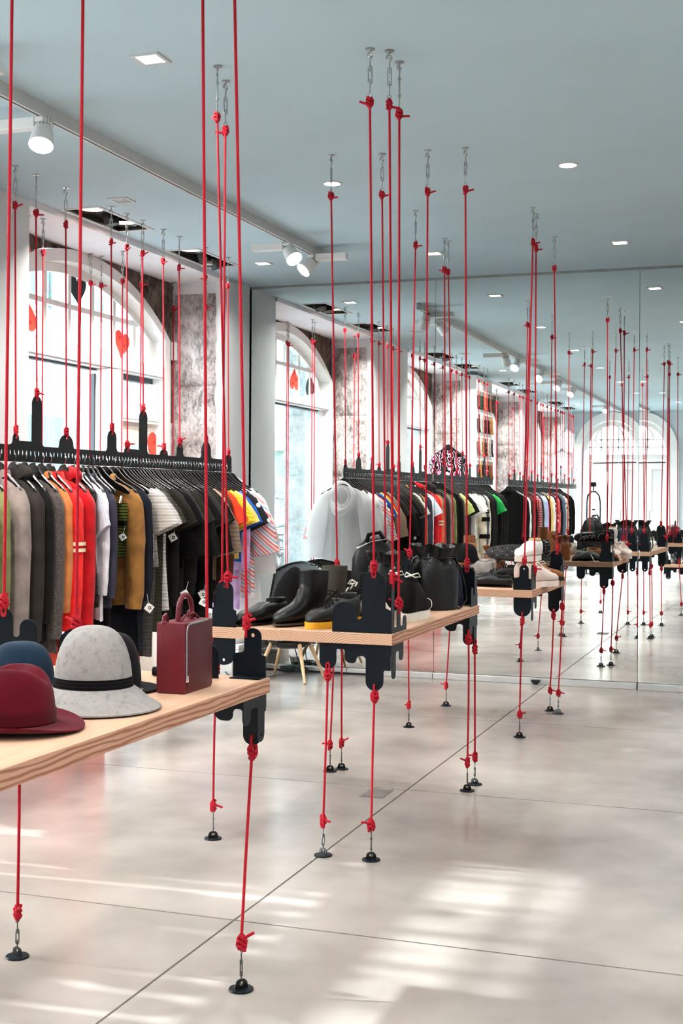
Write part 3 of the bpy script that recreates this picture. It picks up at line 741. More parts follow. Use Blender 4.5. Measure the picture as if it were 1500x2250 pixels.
table(-2.13, -1.352, 7.09, 8.20, .84, 'pine board table with the heap of black shoes and pale sneakers, closest to the mirror',
      [(1, -1, UPC, SDB, LOC, LOS), (-1, -1, UPB, SDB, LOC, LOS), (1, 1, UPB, SDB, LOA, LOC), (-1, 1, UPB, SDB, LOB, LOS)])
table(-2.10, -1.37, -2.0, -.52, .40, 'low pine board table with black boots, seen only in the mirror',
      [(1, 1, UPB, SDB, LOA, LOS), (-1, 1, UPC, SDB, LOA, LOS)])
# the left far brackets of the hat table stand a little in from its end
hb = [o for o in COL.objects if o.name.startswith('hanging_table')][0]
g = tuple(hb.location)
MB().plate(plate_pts([(-.03, 0), (.11, 0), (.11, .165, .026), (.055, .165, .026), (.055, .115, .01), (.032, .115, .01), (.032, .195, .03), (-.03, .195, .03)]), [circ(.003, .175, .006)], (-2.078, 3.10, .8405), (1, 0, 0), (0, 0, 1), .0035).build('bracket_plate', M_DARK, hb, g, smooth=False)
MB().plate(plate_pts([(0, 0), (.11, 0), (.11, .145, .05), (.0, .145, .05)]), [circ(.055, .122, .006)], (-1.90, 3.10, .8405), (1, 0, 0), (0, 0, 1), .0035).build('bracket_plate', M_DARK, hb, g, smooth=False)
MB().plate(plate_pts([(0, 0), (.09, 0), (.09, .095, .028), (.02, .095, .028), (0, .04, .01)]), [circ(.055, .075, .006)], (-1.6, 3.30, .8405), (1, 0, 0), (0, 0, 1), .0035).build('bracket_plate', M_DARK, hb, g, smooth=False)

GT = 'red ropes holding up the tables'; GF = 'red ropes from the tables to the floor'
rope_top((-1.466, 3.28), (-1.452, 3.363, .957), 'thick red rope tied to the bracket behind the burgundy case', GT)
rope_top((-1.562, 3.28), (-1.545, 3.30, .915), 'red rope coming down behind the burgundy case handle', GT)
rope_top((-2.06, 3.10), (-2.075, 3.10, 1.015), 'red rope tied to the tall bracket behind the navy hat', GT)
rope_top((-1.835, 3.10), (-1.845, 3.10, .962), 'red rope coming down behind the grey felt hat', GT)
rope_top((-1.45, 2.0), (-1.46, 1.812, .97), 'red rope at the near corner of the hat table, aisle side', GT)
rope_top((-2.05, 2.0), (-2.05, 1.812, 1.0), 'red rope at the near corner of the hat table, clothes side', GT)
rope_top((-1.466, 4.498), (-1.476, 4.612, 1.052), 'red rope tied to the tall bracket tower in front of the white sneakers', GT)
rope_top((-1.404, 4.539), (-1.408, 4.631, 1.01), 'red rope tied to the side bracket beside the tall tower of the boot table', GT)
rope_top((-1.405, 4.669), (-1.408, 4.71, .91), 'red rope tied to the small bracket beside the white sneaker toes', GT)
rope_top((-2.097, 5.843), (-2.085, 5.93, .985), 'red rope coming down behind the ankle boot against the white hoodie reflection', GT)
rope_top((-1.857, 5.895), (-1.86, 6.0, .94), 'red rope coming down behind the black backpack on the boot table', GT)
rope_top((-1.633, 5.899), (-1.66, 6.0, .94), 'red rope coming down behind the black bucket bag', GT)
rope_top((-1.454, 5.915), (-1.458, 6.005, 1.0), 'red rope tied to the rounded bracket behind the bucket bag strap', GT)
rope_top((-2.077, 4.497), (-2.072, 4.612, .998), 'red rope tied to the bracket at the slip-on shoe end of the boot table', GT)
rope_top((-2.121, 4.67), (-2.137, 4.70, .955), 'red rope tied to the side bracket by the slip-on shoe', GT)
rope_top((-2.042, 7.124), (-2.06, 7.105, .998), 'red rope at the clothes side near corner of the shoe heap table', GT)
rope_top((-1.389, 7.246), (-1.40, 7.115, .965), 'red rope tied to the small bracket in front of the pale sneakers', GT)
rope_top((-1.403, 7.415), (-1.36, 7.195, .915), 'red rope leaning onto the pale sneakers of the shoe heap table', GT)
rope_top((-2.085, 7.943), (-2.105, 8.08, .96), 'red rope beside its twin at the far clothes side of the shoe heap table', GT)
rope_top((-2.085, 8.035), (-2.08, 8.188, .998), 'red rope at the far corner of the shoe heap table, clothes side', GT)
rope_top((-1.418, 8.109), (-1.402, 8.188, .998), 'red rope tied to the rounded bracket behind the tan sandals', GT)
rope_top((-1.45, -.6), (-1.42, -.532, .558), 'red rope on the low boot table, aisle side, seen in the mirror', GT)
rope_top((-2.05, -.6), (-2.05, -.532, .518), 'red rope on the low boot table, clothes side, seen in the mirror', GT)
rope_floor((-1.415, 3.253), (-1.433, 3.363, .672), 'red rope from the hat table down to the black floor disc closest to the camera', GF)
rope_floor((-2.129, 3.259), (-2.125, 3.258, .73), 'red rope under the hat table at its clothes side', GF)
rope_floor((-2.146, 4.648), (-2.138, 4.655, .712), 'red rope from the slip-on shoe corner of the boot table to the floor', GF)
rope_floor((-1.658, 4.575), (-1.657, 4.612, .718), 'red rope from the wide lobe of the front bracket under the boot table', GF)
rope_floor((-1.47, 4.58), (-1.471, 4.612, .645), 'red rope from the longest lobe of the front bracket under the boot table', GF)
rope_floor((-2.137, 5.989), (-2.12, 5.99, .72), 'left of the two red ropes standing close together behind the boot table', GF)
rope_floor((-2.102, 6.059), (-2.085, 6.008, .74), 'right of the two red ropes standing close together behind the boot table', GF)
rope_floor((-1.404, 5.814), (-1.408, 5.84, .735), 'outer red rope of the pair under the bucket bag end of the boot table', GF)
rope_floor((-1.402, 5.955), (-1.408, 5.965, .68), 'second red rope of the pair under the bucket bag end of the boot table', GF)
rope_floor((-2.117, 7.302), (-2.095, 7.20, .715), 'red rope under the clothes side near corner of the shoe heap table', GF)
rope_floor((-2.109, 8.139), (-2.09, 8.165, .67), 'red rope under the far clothes side corner of the shoe heap table', GF)
rope_floor((-1.444, 7.222), (-1.408, 7.102, .71), 'red rope from the wide rounded bracket under the shoe heap table', GF)
rope_floor((-1.443, 8.188), (-1.423, 8.188, .645), 'red rope from the long bracket lobe at the mirror end of the shoe heap table', GF)
rope_floor((-1.376, 8.103), (-1.36, 8.139, .71), 'red rope beside the long lobe rope at the mirror end of the shoe heap table', GF)
rope_floor((-1.45, 2.02), (-1.47, 1.812, .66), 'red rope from the near end of the hat table to the floor', GF)
rope_floor((-1.46, -.55), (-1.44, -.532, .21), 'short red rope from the low boot table to the floor', GF)
fb = thing('floor_box', 'dark square cover plate set in the concrete floor', 'floor box', (-1.78, 5.62, 0))
MB().box(-.055, .055, -.085, .085, 0, .003).build('rim', plain('box_rim', (120, 112, 104), .5), fb, smooth=False)
MB().box(-.048, .048, -.078, .078, .003, .004).build('cover', plain('box_cover', (98, 92, 90), .55, var=.1), fb, smooth=False)

# ------------------------------------------------------------------ clothes rails
RX = -3.65; ZB = 1.516
TOW = [(5.547, 1.657, .05, 'short'), (5.735, 1.858, .088, 'tallest'), (6.022, 1.673, .14, 'broad rounded'), (6.509, 1.722, .10, 'slim rounded'), (6.692, 1.632, .075, 'low square'), (6.884, 1.858, .098, 'second tall'),
       (7.153, 1.636, .10, 'small round'), (7.372, 1.682, .085, 'upright'), (7.761, 1.711, .14, 'wide rounded'), (8.12, 1.636, .09, 'end')]
def rail(y1, dy, label, rn, ylo=None):
    y0 = 5.25+dy; y1 = 8.17+dy
    o = thing('clothes_rail', label, 'clothes rail', (RX, (y0+y1)/2, ZB), 0, 'black perforated clothes rails')
    base = 1.600; pts = [(y0, ZB), (y1, ZB)]
    tw = [(a+dy, z, w, d) for a, z, w, d in TOW][::-1]
    for a, z, w, d in tw:
        e0, e1 = a-w/2, min(a+w/2, y1); h = min((e1-e0)/2, (z-base)*.8); zc = z-h; c = (e0+e1)/2; rx = (e1-e0)/2; q = min(.028, zc-base)
        lf = rf = base
        if d in ('tallest', 'second tall'): lf = 1.622          # raised step up to the short neighbour
        if d in ('short', 'low square'): rf = 1.622
        if e1 < y1-.005 and rf == base: pts += [(e1+q-q*sin(t), base+q-q*cos(t)) for t in (0, .4, .8, 1.2, pi/2)]
        else: pts.append((e1, rf))
        pts += [(c+rx*cos(pi*k/14), zc+h*sin(pi*k/14)) for k in range(15)]
        if lf == base: pts += [(e0-q+q*sin(t), base+q-q*cos(t)) for t in (pi/2, 1.2, .8, .4, 0)]
        else: pts.append((e0, lf))
    pts.append((y0, base))
    holes = [circ(a+dy, z-.022, .0065) for a, z, w, _ in TOW]
    n = int((y1-y0-.04)/.0365)
    holes += [circ(y0+.03+k*.0365, 1.562, .0085, 8, .015) for k in range(n)]
    MB().plate(pts, holes, (RX, 0, 0), (0, 1, 0), (0, 0, 1), .005).build('rail_plate', M_RAIL, o, tuple(o.location), smooth=False)
    for a, z, w, d in TOW:
        rope_top((RX-.012, a+dy), (RX, a+dy, z-.022), 'red rope tied to the %s tower of the %s' % (d, rn), 'red ropes holding up the clothes rails')
    return o
rail(0, 0, 'black perforated clothes rail with towers, hung before the first arched window', 'rail before the hearts window')
rail(0, -2.96, 'black perforated clothes rail before the second window, seen in the mirror', 'rail before the second window')
rail(0, -6.85, 'black perforated clothes rail past the sock display, seen in the mirror', 'rail past the socks')
rail(0, -9.80, 'black perforated clothes rail closest to the rear door, seen in the mirror', 'rail closest to the rear door')
BN = [(-4.149, 6.416, 'outer pane end, room side'), (-4.114, 6.52, 'outer pane end, second'), (-4.405, 7.561, 'glass side by the post'), (-4.382, 7.66, 'glass side behind the post'), (-4.156, 7.541, 'room side before the post'), (-4.113, 7.719, 'room side beside the post'), (-4.393, 8.757, 'glass side in the corner'), (-4.126, 8.757, 'room side in the corner')]
for k, wy in enumerate(WIN_Y):
    nm = ['hearts window', 'second window', 'third window', 'rear window'][k]
    for x, y, d in BN:
        if k and d.endswith('second'): continue
        yy = y-WIN_Y[0]+wy
        rope_top((x, yy), (x, yy, .14), 'red rope in the niche of the %s, %s' % (nm, d), 'red ropes in the window niches', False).location.z = 2.955
        q = thing('floor_anchor', 'black floor disc for the niche rope of the %s, %s' % (nm, d), 'anchor', (x, yy, 0), 0, 'floor discs in the window niches')
        share(ME_DISC, 'anchor_disc', q, (0, 0, .0005)); share(ME_LUG, 'anchor_lug', q)
        share(ME_TB, 'turnbuckle', q, (0, 0, 0), (pi, 0, .4), (.62, .62, .62)); share(ME_KNOT, 'knot', q, (0, 0, .125), (pi, 0, 1))

# ------------------------------------------------------------------ hangers and clothes
def hanger_meshes():
    up = [(0, -.028), (.018, -.031), (.038, -.042), (.058, -.066), (.085, -.090), (.13, -.118), (.18, -.144), (.21, -.163), (.217, -.175)]
    lo = [(.212, -.186), (.19, -.180), (.13, -.158), (.08, -.140), (.04, -.128), (0, -.124)]
    out = up+lo; out = out+[(-x, z) for x, z in out[::-1][1:-1]]
    a = MB().plate(out, [], (0, 0, 0), (1, 0, 0), (0, 0, 1), .013)
    A = a.build('arms', M_BLACK, bevel=.003); ma = A.data; bpy.data.objects.remove(A)
    hk = [(.019*cos(t)-.0, 0, .002+.019*sin(t)) for t in [R(165-21*k) for k in range(11)]]+[(.008, 0, -.030), (.0, 0, -.040), (0, 0, -.06)]
    h = mesh_of(MB().tube(hk, .0019, 6), 'hook', M_CHROME)
    return ma, h
ME_ARMS, ME_HOOK = hanger_meshes()
def hanger(y, rz, label, group, z=1.543, x=RX):
    o = thing('hanger', label, 'hanger', (x, y, z), rz, group)
    share(ME_HOOK, 'hook', o); share(ME_ARMS, 'arms', o); return o
ME_TAG = mesh_of(MB().plate([(0, -.024), (.024, 0), (0, .024), (-.024, 0)], [circ(0, .018, .002, 6)], (0, 0, -.06), (1, 0, 0), (0, 0, 1), .001).tube([(0, 0, 0), (0, 0, -.04)], .0007, 4), 'price_tag', M_TAG)
ME_TAGM = mesh_of(MB().plate([(-.003, -.007), (.009, -.007), (.009, .006), (-.003, .006)], [[(0, -.004), (.006, -.004), (.006, .003), (0, .003)]], (0, -.0009, -.06), (1, 0, 0), (0, 0, 1), .0006), 'tag_mark', M_BLACK)
gr = random.Random(21)
def body_mb(w, L, t, seed, flare=0, slope=.38, hemw=1.0, front=-1, open_front=False, sleeveless=False):
    r = random.Random(seed); n = 30; ph = r.uniform(0, 6); q = r.uniform(3, 5)
    def ex(c): return math.copysign(abs(c)**.85, c)
    ang = [2*pi*i/n for i in range(n)]
    rs = []
    rs.append([(.060*ex(cos(a)), t*.7*sin(a), -.096-(.022 if sin(a)*front > .2 else 0)) for a in ang])
    rs.append([(.085*ex(cos(a)), t*.85*sin(a), -.106-(.01 if sin(a)*front > .2 else 0)) for a in ang])
    def zs(x): return -.104-slope*max(0, abs(x)-.055)-.04*max(0, abs(x)-.16)
    rs.append([(w*.72*ex(cos(a)), t*.8*sin(a), zs(w*.72*cos(a))) for a in ang])
    rs.append([(w*ex(cos(a)), t*.75*sin(a), zs(w*cos(a))-.008) for a in ang])
    K = 11
    for k in range(1, K+1):
        v = k/K; ring = []
        for a in ang:
            x0 = w*ex(cos(a)); z0 = zs(x0)-.008
            wv = 1+(hemw-1)*v+flare*v*v-.04*sin(pi*v)
            z = z0+(-L-z0)*v
            y = t*sin(a)*(.75+.35*v)+.010*sin(q*7*cos(a)+ph+2*v)*v*(1 if t > .02 else .5)
            ring.append((x0*wv+.006*sin(ph+5*v+3*a), y, z+.006*sin(3*a+ph)*v))
        rs.append(ring)
    m = MB(); m.rings(rs, False, False)
    last = rs[-1]; m.rings([last, [(p[0]*.96, p[1]*.6, p[2]+.012) for p in last]], False, True)
    return m, zs
def sleeve_mb(path, rx, ry, seed, wr=.006):
    r = random.Random(seed); P = [Vector(p) for p in path]; n = 14; rs = []
    # resample
    Q = []; rr = []
    for k in range(len(P)-1):
        for j in range(4):
            u = j/4; Q.append(P[k].lerp(P[k+1], u)); rr.append((rx[k]+(rx[k+1]-rx[k])*u, ry[k]+(ry[k+1]-ry[k])*u))
    Q.append(P[-1]); rr.append((rx[-1], ry[-1])); ph = r.uniform(0, 6)
    for k, c in enumerate(Q):
        d = (Q[min(k+1, len(Q)-1)]-Q[max(k-1, 0)]).normalized(); sx = d.cross(Vector((0, 1, 0))).normalized(); sy = sx.cross(d)
        f = 1+.025*sin(.8*k+ph)+.02*sin(2.3*k+2*ph)
        rs.append([c+sx*(rr[k][0]*f*cos(2*pi*i/n)+wr*sin(3*i+k+ph)*.4)+sy*(rr[k][1]*sin(2*pi*i/n)) for i in range(n)])
    m = MB(); m.rings(rs, True, False)
    e = rs[-1]; c = Q[-1]; m.rings([e, [c+(Vector(p)-c)*.8-(Q[-1]-Q[-2]).normalized()*.012 for p in e]], False, True)
    return m
def long_path(s, w, zsh, sl):
    return [(s*(w-.055), 0, zsh-.03), (s*(w-.015), -.004, zsh-.085), (s*(w+.008), -.008, zsh-.28), (s*(w+.012), -.012, zsh-.28-(sl-.28)*.6), (s*(w+.006), -.014, -sl-.12)]
def garment(y, name, label, cat, mat, L=.72, w=.205, t=.035, sleeve='long', rz=0, group='clothes hanging on the long rail', tagged=False, collar=None, hood=None,
            stripes=None, z=1.543, x=RX, sl=.66, flare=.02, extra=None, hang=None, front=-1, mat2=None, cuff=None, hemw=1.0):
    seed = int((y+20)*1000)
    if rz == 0 and x == RX:
        rz = R(-28) if 5 < y < 6.2 else R(-28*(6.62-y)/.42) if 6.2 <= y < 6.62 else 0
        rz += R(gr.uniform(-4, 4))
    o = thing(name, label, cat, (x, y, z), rz, group)
    m, zs = body_mb(w, L, t, seed, flare, hemw=hemw, front=front)
    m.build('body', mat, o, angle=70)
    for s in (1, -1):
        zsh = zs(w)
        if sleeve == 'long':
            p = long_path(s, w, zsh, sl)
            sm = sleeve_mb(p, [.062, .068, .062, .055, .048], [t*.95, t*1.15, t*1.1, t*1.0, t*.9], seed+s)
        elif sleeve == 'short':
            p = [(s*(w-.055), 0, zsh-.02), (s*(w-.01), 0, zsh-.07), (s*(w+.035), 0, zsh-.145), (s*(w+.07), 0, zsh-.22)]
            sm = sleeve_mb(p, [.055, .072, .084, .090], [t*.8, t*.9, t*.9, t*.85], seed+s, .002)
        elif sleeve == 'wide':
            p = [(s*(w-.06), 0, zsh-.02), (s*(w-.005), 0, zsh-.08), (s*(w+.05), 0, zsh-.24), (s*(w+.085), 0, zsh-.40)]
            sm = sleeve_mb(p, [.055, .078, .105, .10], [t*.8, t*1.0, t*1.1, t], seed+s, .006)
        elif sleeve == 'drape':
            p = [(s*(w-.07), 0, zsh-.0), (s*(w-.01), 0, zsh-.09), (s*(w+.04), 0, zsh-.32), (s*(w+.06), 0, zsh-.56)]
            sm = sleeve_mb(p, [.045, .082, .10, .088], [t*.8, t*1.1, t*1.2, t], seed+s, .008)
        else: continue
        sv = sm.build('sleeve', mat2 or mat, o, angle=70)
        if stripes:
            for zz in (-.43, -.462):
                rg = []
                for k in (0, 1):
                    xc = w+.009; rg.append([(s*xc+0.068*cos(2*pi*i/14), -.009+t*1.27*sin(2*pi*i/14), zz-.018*k) for i in range(14)])
                MB().rings(rg, False, False).build('stripe', stripes, o, angle=70)
        if cuff and sleeve == 'long':
            xc = w+.007
            MB().rings([[(s*xc+.054*cos(2*pi*i/14), -.014+t*.98*sin(2*pi*i/14), zz) for i in range(14)] for zz in (-sl-.06, -sl-.125)], False, False).build('cuff', cuff, o, angle=70)
    if collar is not None:
        n = 18; rs = []
        for rr, zz in ((.055, -.102), (.054, -.074), (.066, -.070), (.085, -.106)):
            rs.append([(rr*cos(2*pi*i/n), t*(.75+rr*4)*sin(2*pi*i/n), zz-(.018 if sin(2*pi*i/n)*front > .5 else 0)) for i in range(n)])
        MB().rings(rs, False, False).build('collar', collar, o, angle=70)
    if hood is not None:
        rs = []
        for k in range(9):
            a = pi*k/8; rr = .045+.022*sin(a)
            c = Vector((.085*cos(a), front*-.012-front*.02*sin(a), -.106+.018*sin(a)-.012*abs(cos(a))))
            rs.append([c+Vector((rr*.75*cos(b)*cos(a), rr*.75*sin(b), rr*cos(b)*sin(a)*.8+rr*.5*cos(b)*(1-sin(a)))) for b in [2*pi*i/10 for i in range(10)]])
        MB().rings(rs, True, True).build('hood', hood, o, angle=80)
    if tagged:
        tg = share(ME_TAG, 'price_tag', o, (w+.06, -t*1.2-.008, -.36 if tagged is True else tagged), (0, gr.uniform(-.3, .3), gr.uniform(.2, .7)), (1.3, 1.3, 1.3))
        share(ME_TAGM, 'tag_mark', tg)
    if extra: extra(o)
    hanger(y, rz, hang or ('black hanger holding the '+' '.join(label.split()[:12])), group.replace('clothes', 'hangers') if 'clothes' in group else 'black hangers', z, x)
    return o
# ------------------------------------------------------------------ the clothes on the rails
F = fabric
f_black = [F('black_wool', (17, 16, 17)), F('black_cotton', (24, 23, 23)), F('black_rib', (30, 28, 28), 'rib'), F('soft_black', (12, 12, 13))]
f_dark = f_black+[F('dark_grey_cotton', (40, 39, 40)), F('dark_olive_cotton', (34, 33, 26)), F('grey_rib_dark', (52, 50, 50), 'rib')]
cream = F('cream_rib', (222, 212, 203), 'rib'); lg = F('light_grey_rib', (198, 190, 187), 'rib'); ch = F('charcoal_rib', (86, 82, 80), 'rib')
stripe_cream = F('cream_band', (236, 214, 180))
G1 = 'clothes on the rail before the hearts window'
def neon(o): MB().box(.215, .238, -.03, .02, -.42, -.26).build('neon_patch', F('neon_yellow', (226, 240, 40)), o, smooth=False)
garment(5.13, 'coat', 'black coat at the near end of the hearts window rail', 'coat', f_black[0], L=.95, sl=.7, group=G1)
garment(5.25, 'jacket', 'olive green jacket with a neon yellow sleeve patch', 'jacket', F('olive', (112, 116, 72)), sl=.76, L=.9, group=G1, extra=neon)
garment(5.40, 'sweatshirt', 'taupe grey sweatshirt with a long sleeve', 'sweatshirt', F('taupe', (134, 121, 116)), t=.05, sl=.76, L=.88, group=G1, collar=F('taupe', 0), cuff=F('taupe', 0))
garment(5.53, 'hoodie', 'charcoal black hooded jacket beside the taupe sweatshirt', 'hoodie', F('charcoal_fleece', (48, 44, 42)), t=.05, sl=.78, L=.9, group=G1, hood=F('charcoal_fleece', 0))
garment(5.625, 'cardigan', 'plain black cardigan beside the charcoal hoodie', 'cardigan', f_black[1], t=.045, sl=.7, L=.92, group=G1)
garment(5.705, 'cardigan', 'dark grey flecked cardigan with long sleeves', 'cardigan', F('grey_marl', (78, 71, 68), 'marl'), t=.042, sl=.78, L=.98, group=G1, cuff=F('grey_marl', 0))
garment(5.785, 'sweater', 'camel brown sweater next to the red ones', 'sweater', F('camel', (190, 116, 66)), t=.04, sl=.66, L=.86, group=G1, collar=F('camel', 0))
garment(5.86, 'sweater', 'bright red sweater with two cream bands on the sleeve', 'sweater', F('bright_red', (226, 34, 30)), t=.07, sl=.76, L=.84, group=G1, stripes=stripe_cream, collar=F('bright_red', 0))
garment(6.0, 'hoodie', 'deep red hooded sweatshirt with plain cuffs', 'hoodie', F('deep_red', (176, 18, 26)), t=.06, sl=.77, L=.86, group=G1, hood=F('deep_red', 0), cuff=F('deep_red', 0))
garment(6.095, 'vest', 'black quilted padded vest with a zip pocket', 'vest', F('black_quilt', (46, 42, 40), 'quilt'), t=.04, sleeve=None, L=.78, w=.24, group=G1)
garment(6.145, 'shirt', 'pale blue and white striped shirt behind the padded vest', 'shirt', F('blue_stripe', (176, 188, 208), 'vstripe', (222, 226, 232)), t=.022, sleeve='short', L=.6, group=G1, collar=F('blue_stripe', 0))
garment(6.195, 'shirt', 'long white shirt with a deep white hem band', 'shirt', F('white_cotton', (220, 216, 224)), t=.028, sl=.6, L=.86, group=G1)
garment(6.245, 'jacket', 'dusky navy jacket between the white shirt and the skirt', 'jacket', F('dusky_navy', (56, 54, 68)), t=.03, sl=.62, L=.80, group=G1, collar=F('dusky_navy', 0))
garment(6.295, 'trousers', 'black trousers hanging below the navy jacket', 'trousers', f_black[1], t=.03, sleeve=None, w=.17, L=1.08, group=G1)
sk = thing('skirt', 'olive skirt with dark stripes clipped to a hanger', 'skirt', (RX, 6.345, 1.543), R(-6), G1)
rows = [[(.22*(i/12)-.02+.0, -.012+.006*sin(2.2*i+k*.4), -.235-.30*k/10) for i in range(13)] for k in range(11)]
mm = MB(); mm.grid([r[::-1] for r in rows]); mm.grid([[(p[0], p[1]+.012, p[2]) for p in r] for r in rows]); mm.build('body', F('olive_stripe', (104, 112, 44), 'stripe', (44, 48, 26), scale=1.2), sk)
MB().box(-.02, .20, -.02, .006, -.36, -.33).build('belt', f_black[0], sk, smooth=False)
for x in (.0, .17): MB().tube([(x, -.008, -.195), (x, -.014, -.215), (x, -.02, -.235)], .006, 6).build('clip', M_CHROME, sk)
share(ME_TAGM, 'tag_mark', share(ME_TAG, 'price_tag', sk, (.21, -.03, -.36), (0, .2, .4)))
hanger(6.345, R(-6), 'black hanger with clips holding the olive skirt', 'hangers on the rail before the hearts window')
garment(6.43, 'jacket', 'tan brown suede jacket with a stand collar', 'jacket', F('tan_suede', (140, 97, 50)), t=.045, sl=.70, L=.80, w=.20, group=G1, collar=F('tan_suede', 0), rz=R(-5))
garment(6.52, 'coat', 'navy black wool coat beside the tan suede jacket', 'coat', F('navy_black', (26, 29, 38)), t=.036, sl=.66, L=.86, group=G1, tagged=-.74)
garment(6.575, 'trousers', 'dark trousers with a turned hem below the navy coat', 'trousers', F('dark_denim', (30, 32, 38)), t=.03, sleeve=None, w=.17, L=1.10, group=G1)
garment(6.62, 'top', 'cream pleated short sleeved top', 'top', cream, t=.024, sleeve='short', L=.55, group=G1)
garment(6.66, 'top', 'light grey pleated top with a wide short sleeve', 'top', lg, t=.022, sleeve='short', L=.6, w=.215, group=G1)
garment(6.70, 'tunic', 'charcoal ribbed tunic reaching low, beside the grey top', 'tunic', ch, t=.024, sleeve='short', L=1.12, w=.20, hemw=.8, group=G1)
garment(6.745, 'top', 'olive black ribbed top behind the charcoal tunic', 'top', F('olive_rib', (62, 60, 48), 'rib'), t=.024, sleeve='short', L=.98, group=G1)
garment(6.785, 'tunic', 'white ribbed tunic peeping out between black tops', 'tunic', F('white_rib', (226, 222, 218), 'rib'), t=.02, sleeve=None, w=.225, L=.86, group=G1)
y = 6.825; k = 0
TG = {2: True, 5: -.7, 9: -.76, 12: -.72}
while y < 7.47:
    st = ['short', 'short', 'long', 'short', 'wide'][k % 5]
    tl = {2: 'black top with a white price tag, towards the pleated tops', 5: 'long black top with a white price tag at its cuff', 9: 'black tunic with a white price tag low on its side', 12: 'black top with a white price tag, towards the bell sleeved sweater'}.get(k)
    shade = ['black wool', 'black', 'black ribbed', 'jet black', 'dark grey', 'dark olive', 'charcoal ribbed'][(k*3+2) % 7]
    kind = {'short': 'short sleeved top', 'long': 'long sleeved top', 'wide': 'bell sleeved top'}[st]
    nth = ['first', 'second', 'third', 'fourth', 'fifth', 'sixth', 'seventh', 'eighth', 'ninth', 'tenth', 'eleventh', 'twelfth', 'thirteenth', 'fourteenth', 'fifteenth', 'sixteenth', 'seventeenth', 'eighteenth'][k]
    garment(y, 'dark_top', tl or '%s %s, %s garment past the white ribbed tunic' % (shade, kind, nth), 'top', f_dark[(k*3+2) % 7], t=.018, sleeve=st, L=[.62, .9, .82, .7, 1.0][k % 5], w=[.20, .215, .19, .205][k % 4], sl=.60+.06*(k % 3), rz=R(gr.uniform(-9, 5)), group=G1, tagged=TG.get(k, False))
    y += .0385; k += 1
garment(7.50, 'sweater', 'brown grey ribbed sweater with bell sleeves', 'sweater', F('mink_rib', (142, 120, 104), 'rib'), t=.03, sleeve='wide', L=.72, group=G1, tagged=False)
garment(7.555, 'top', 'dark brown top beside the ribbed bell sleeved sweater', 'top', F('dark_brown', (52, 40, 34)), t=.02, L=.86, group=G1)
garment(7.605, 'dress', 'rust and brown patterned knit dress', 'dress', F('rust_knit', (104, 58, 38), 'stripe', (52, 32, 24), scale=1.5), t=.03, sl=.62, L=.88, group=G1)
garment(7.66, 'top', 'orange red top beside the patterned knit dress', 'top', F('orange_red', (206, 60, 36)), t=.018, sleeve='short', L=.55, group=G1)
garment(7.71, 'top', 'bright yellow ribbed top', 'top', F('yellow_rib', (232, 198, 52), 'rib'), t=.022, sleeve='short', L=.55, w=.215, group=G1)
garment(7.765, 'tee', 'pale mustard yellow tee', 'tee', F('mustard', (222, 192, 106)), t=.024, sleeve='short', L=.6, w=.225, group=G1)
garment(7.82, 'tee', 'royal blue tee next to the mustard one', 'tee', F('royal_blue', (32, 84, 164)), t=.024, sleeve='short', L=.62, w=.235, group=G1)
garment(7.87, 'shirt', 'lilac shirt below the blue tee', 'shirt', F('lilac', (198, 164, 208)), t=.024, sl=.56, L=.94, w=.21, group=G1)
garment(7.93, 'top', 'black and white flecked top close to the end of the rail', 'top', F('mono_floral', (34, 34, 40), 'floral', (222, 218, 216)), t=.024, sleeve='short', L=.64, w=.24, group=G1)
garment(7.995, 'blouse', 'loose blouse with slanting red, blue and white stripes', 'blouse', F('diag_stripe', (220, 200, 200), 'diag'), t=.04, sleeve='wide', L=.84, w=.25, group=G1)
garment(8.06, 'shirt', 'white shirt with tags at the end of the rail', 'shirt', F('white_poplin', (226, 224, 226)), t=.03, sleeve='wide', L=.88, w=.22, group=G1, tagged=True)
def poncho_hood(o):
    rs = []
    for k in range(20):
        a = 2*pi*k/20; c = Vector((.100*sin(a)*(1-.25*max(0, -cos(a))**2), -.066-.045*max(0, -cos(a)), -.195+.13*cos(a))); e1 = Vector((sin(a), 0, cos(a))); r_ = .014+.026*max(0, -cos(a))**1.5+.006*sin(3*a)
        rs.append([c+e1*(r_*cos(b))+Vector((0, r_*.75*sin(b), 0)) for b in [2*pi*i/10 for i in range(10)]])
    MB().rings(rs, closed=True).build('hood', MATS['sheer_white'], o, angle=80)
    MB().tube([(.058*sin(2*pi*k/16), -.070-.02*max(0, -cos(2*pi*k/16)), -.195+.085*cos(2*pi*k/16)) for k in range(16)], [.006+.012*max(0, -cos(2*pi*k/16)) for k in range(16)], 8, closed=True).build('hood_fold', MATS['sheer_white'], o)
    MB().plate([(.090*cos(2*pi*i/18), -.18+.09*sin(2*pi*i/18)) for i in range(18)], [], (0, -.055, 0), (1, 0, 0), (0, 0, 1), .004).build('hood_lining', MATS['sheer_white'], o)
    MB().tube([(0, -.062, -.30), (.004, -.066, -.6), (-.004, -.07, -.95)], .003, 6).build('zip', M_TAG, o)
garment(8.14, 'rain_poncho', 'sheer white hooded poncho facing the mirror', 'poncho', sheer('sheer_white', (246, 245, 246)), t=.055, sleeve='drape', L=1.0, w=.20, rz=pi, group=G1, flare=.30, front=-1, extra=poncho_hood)

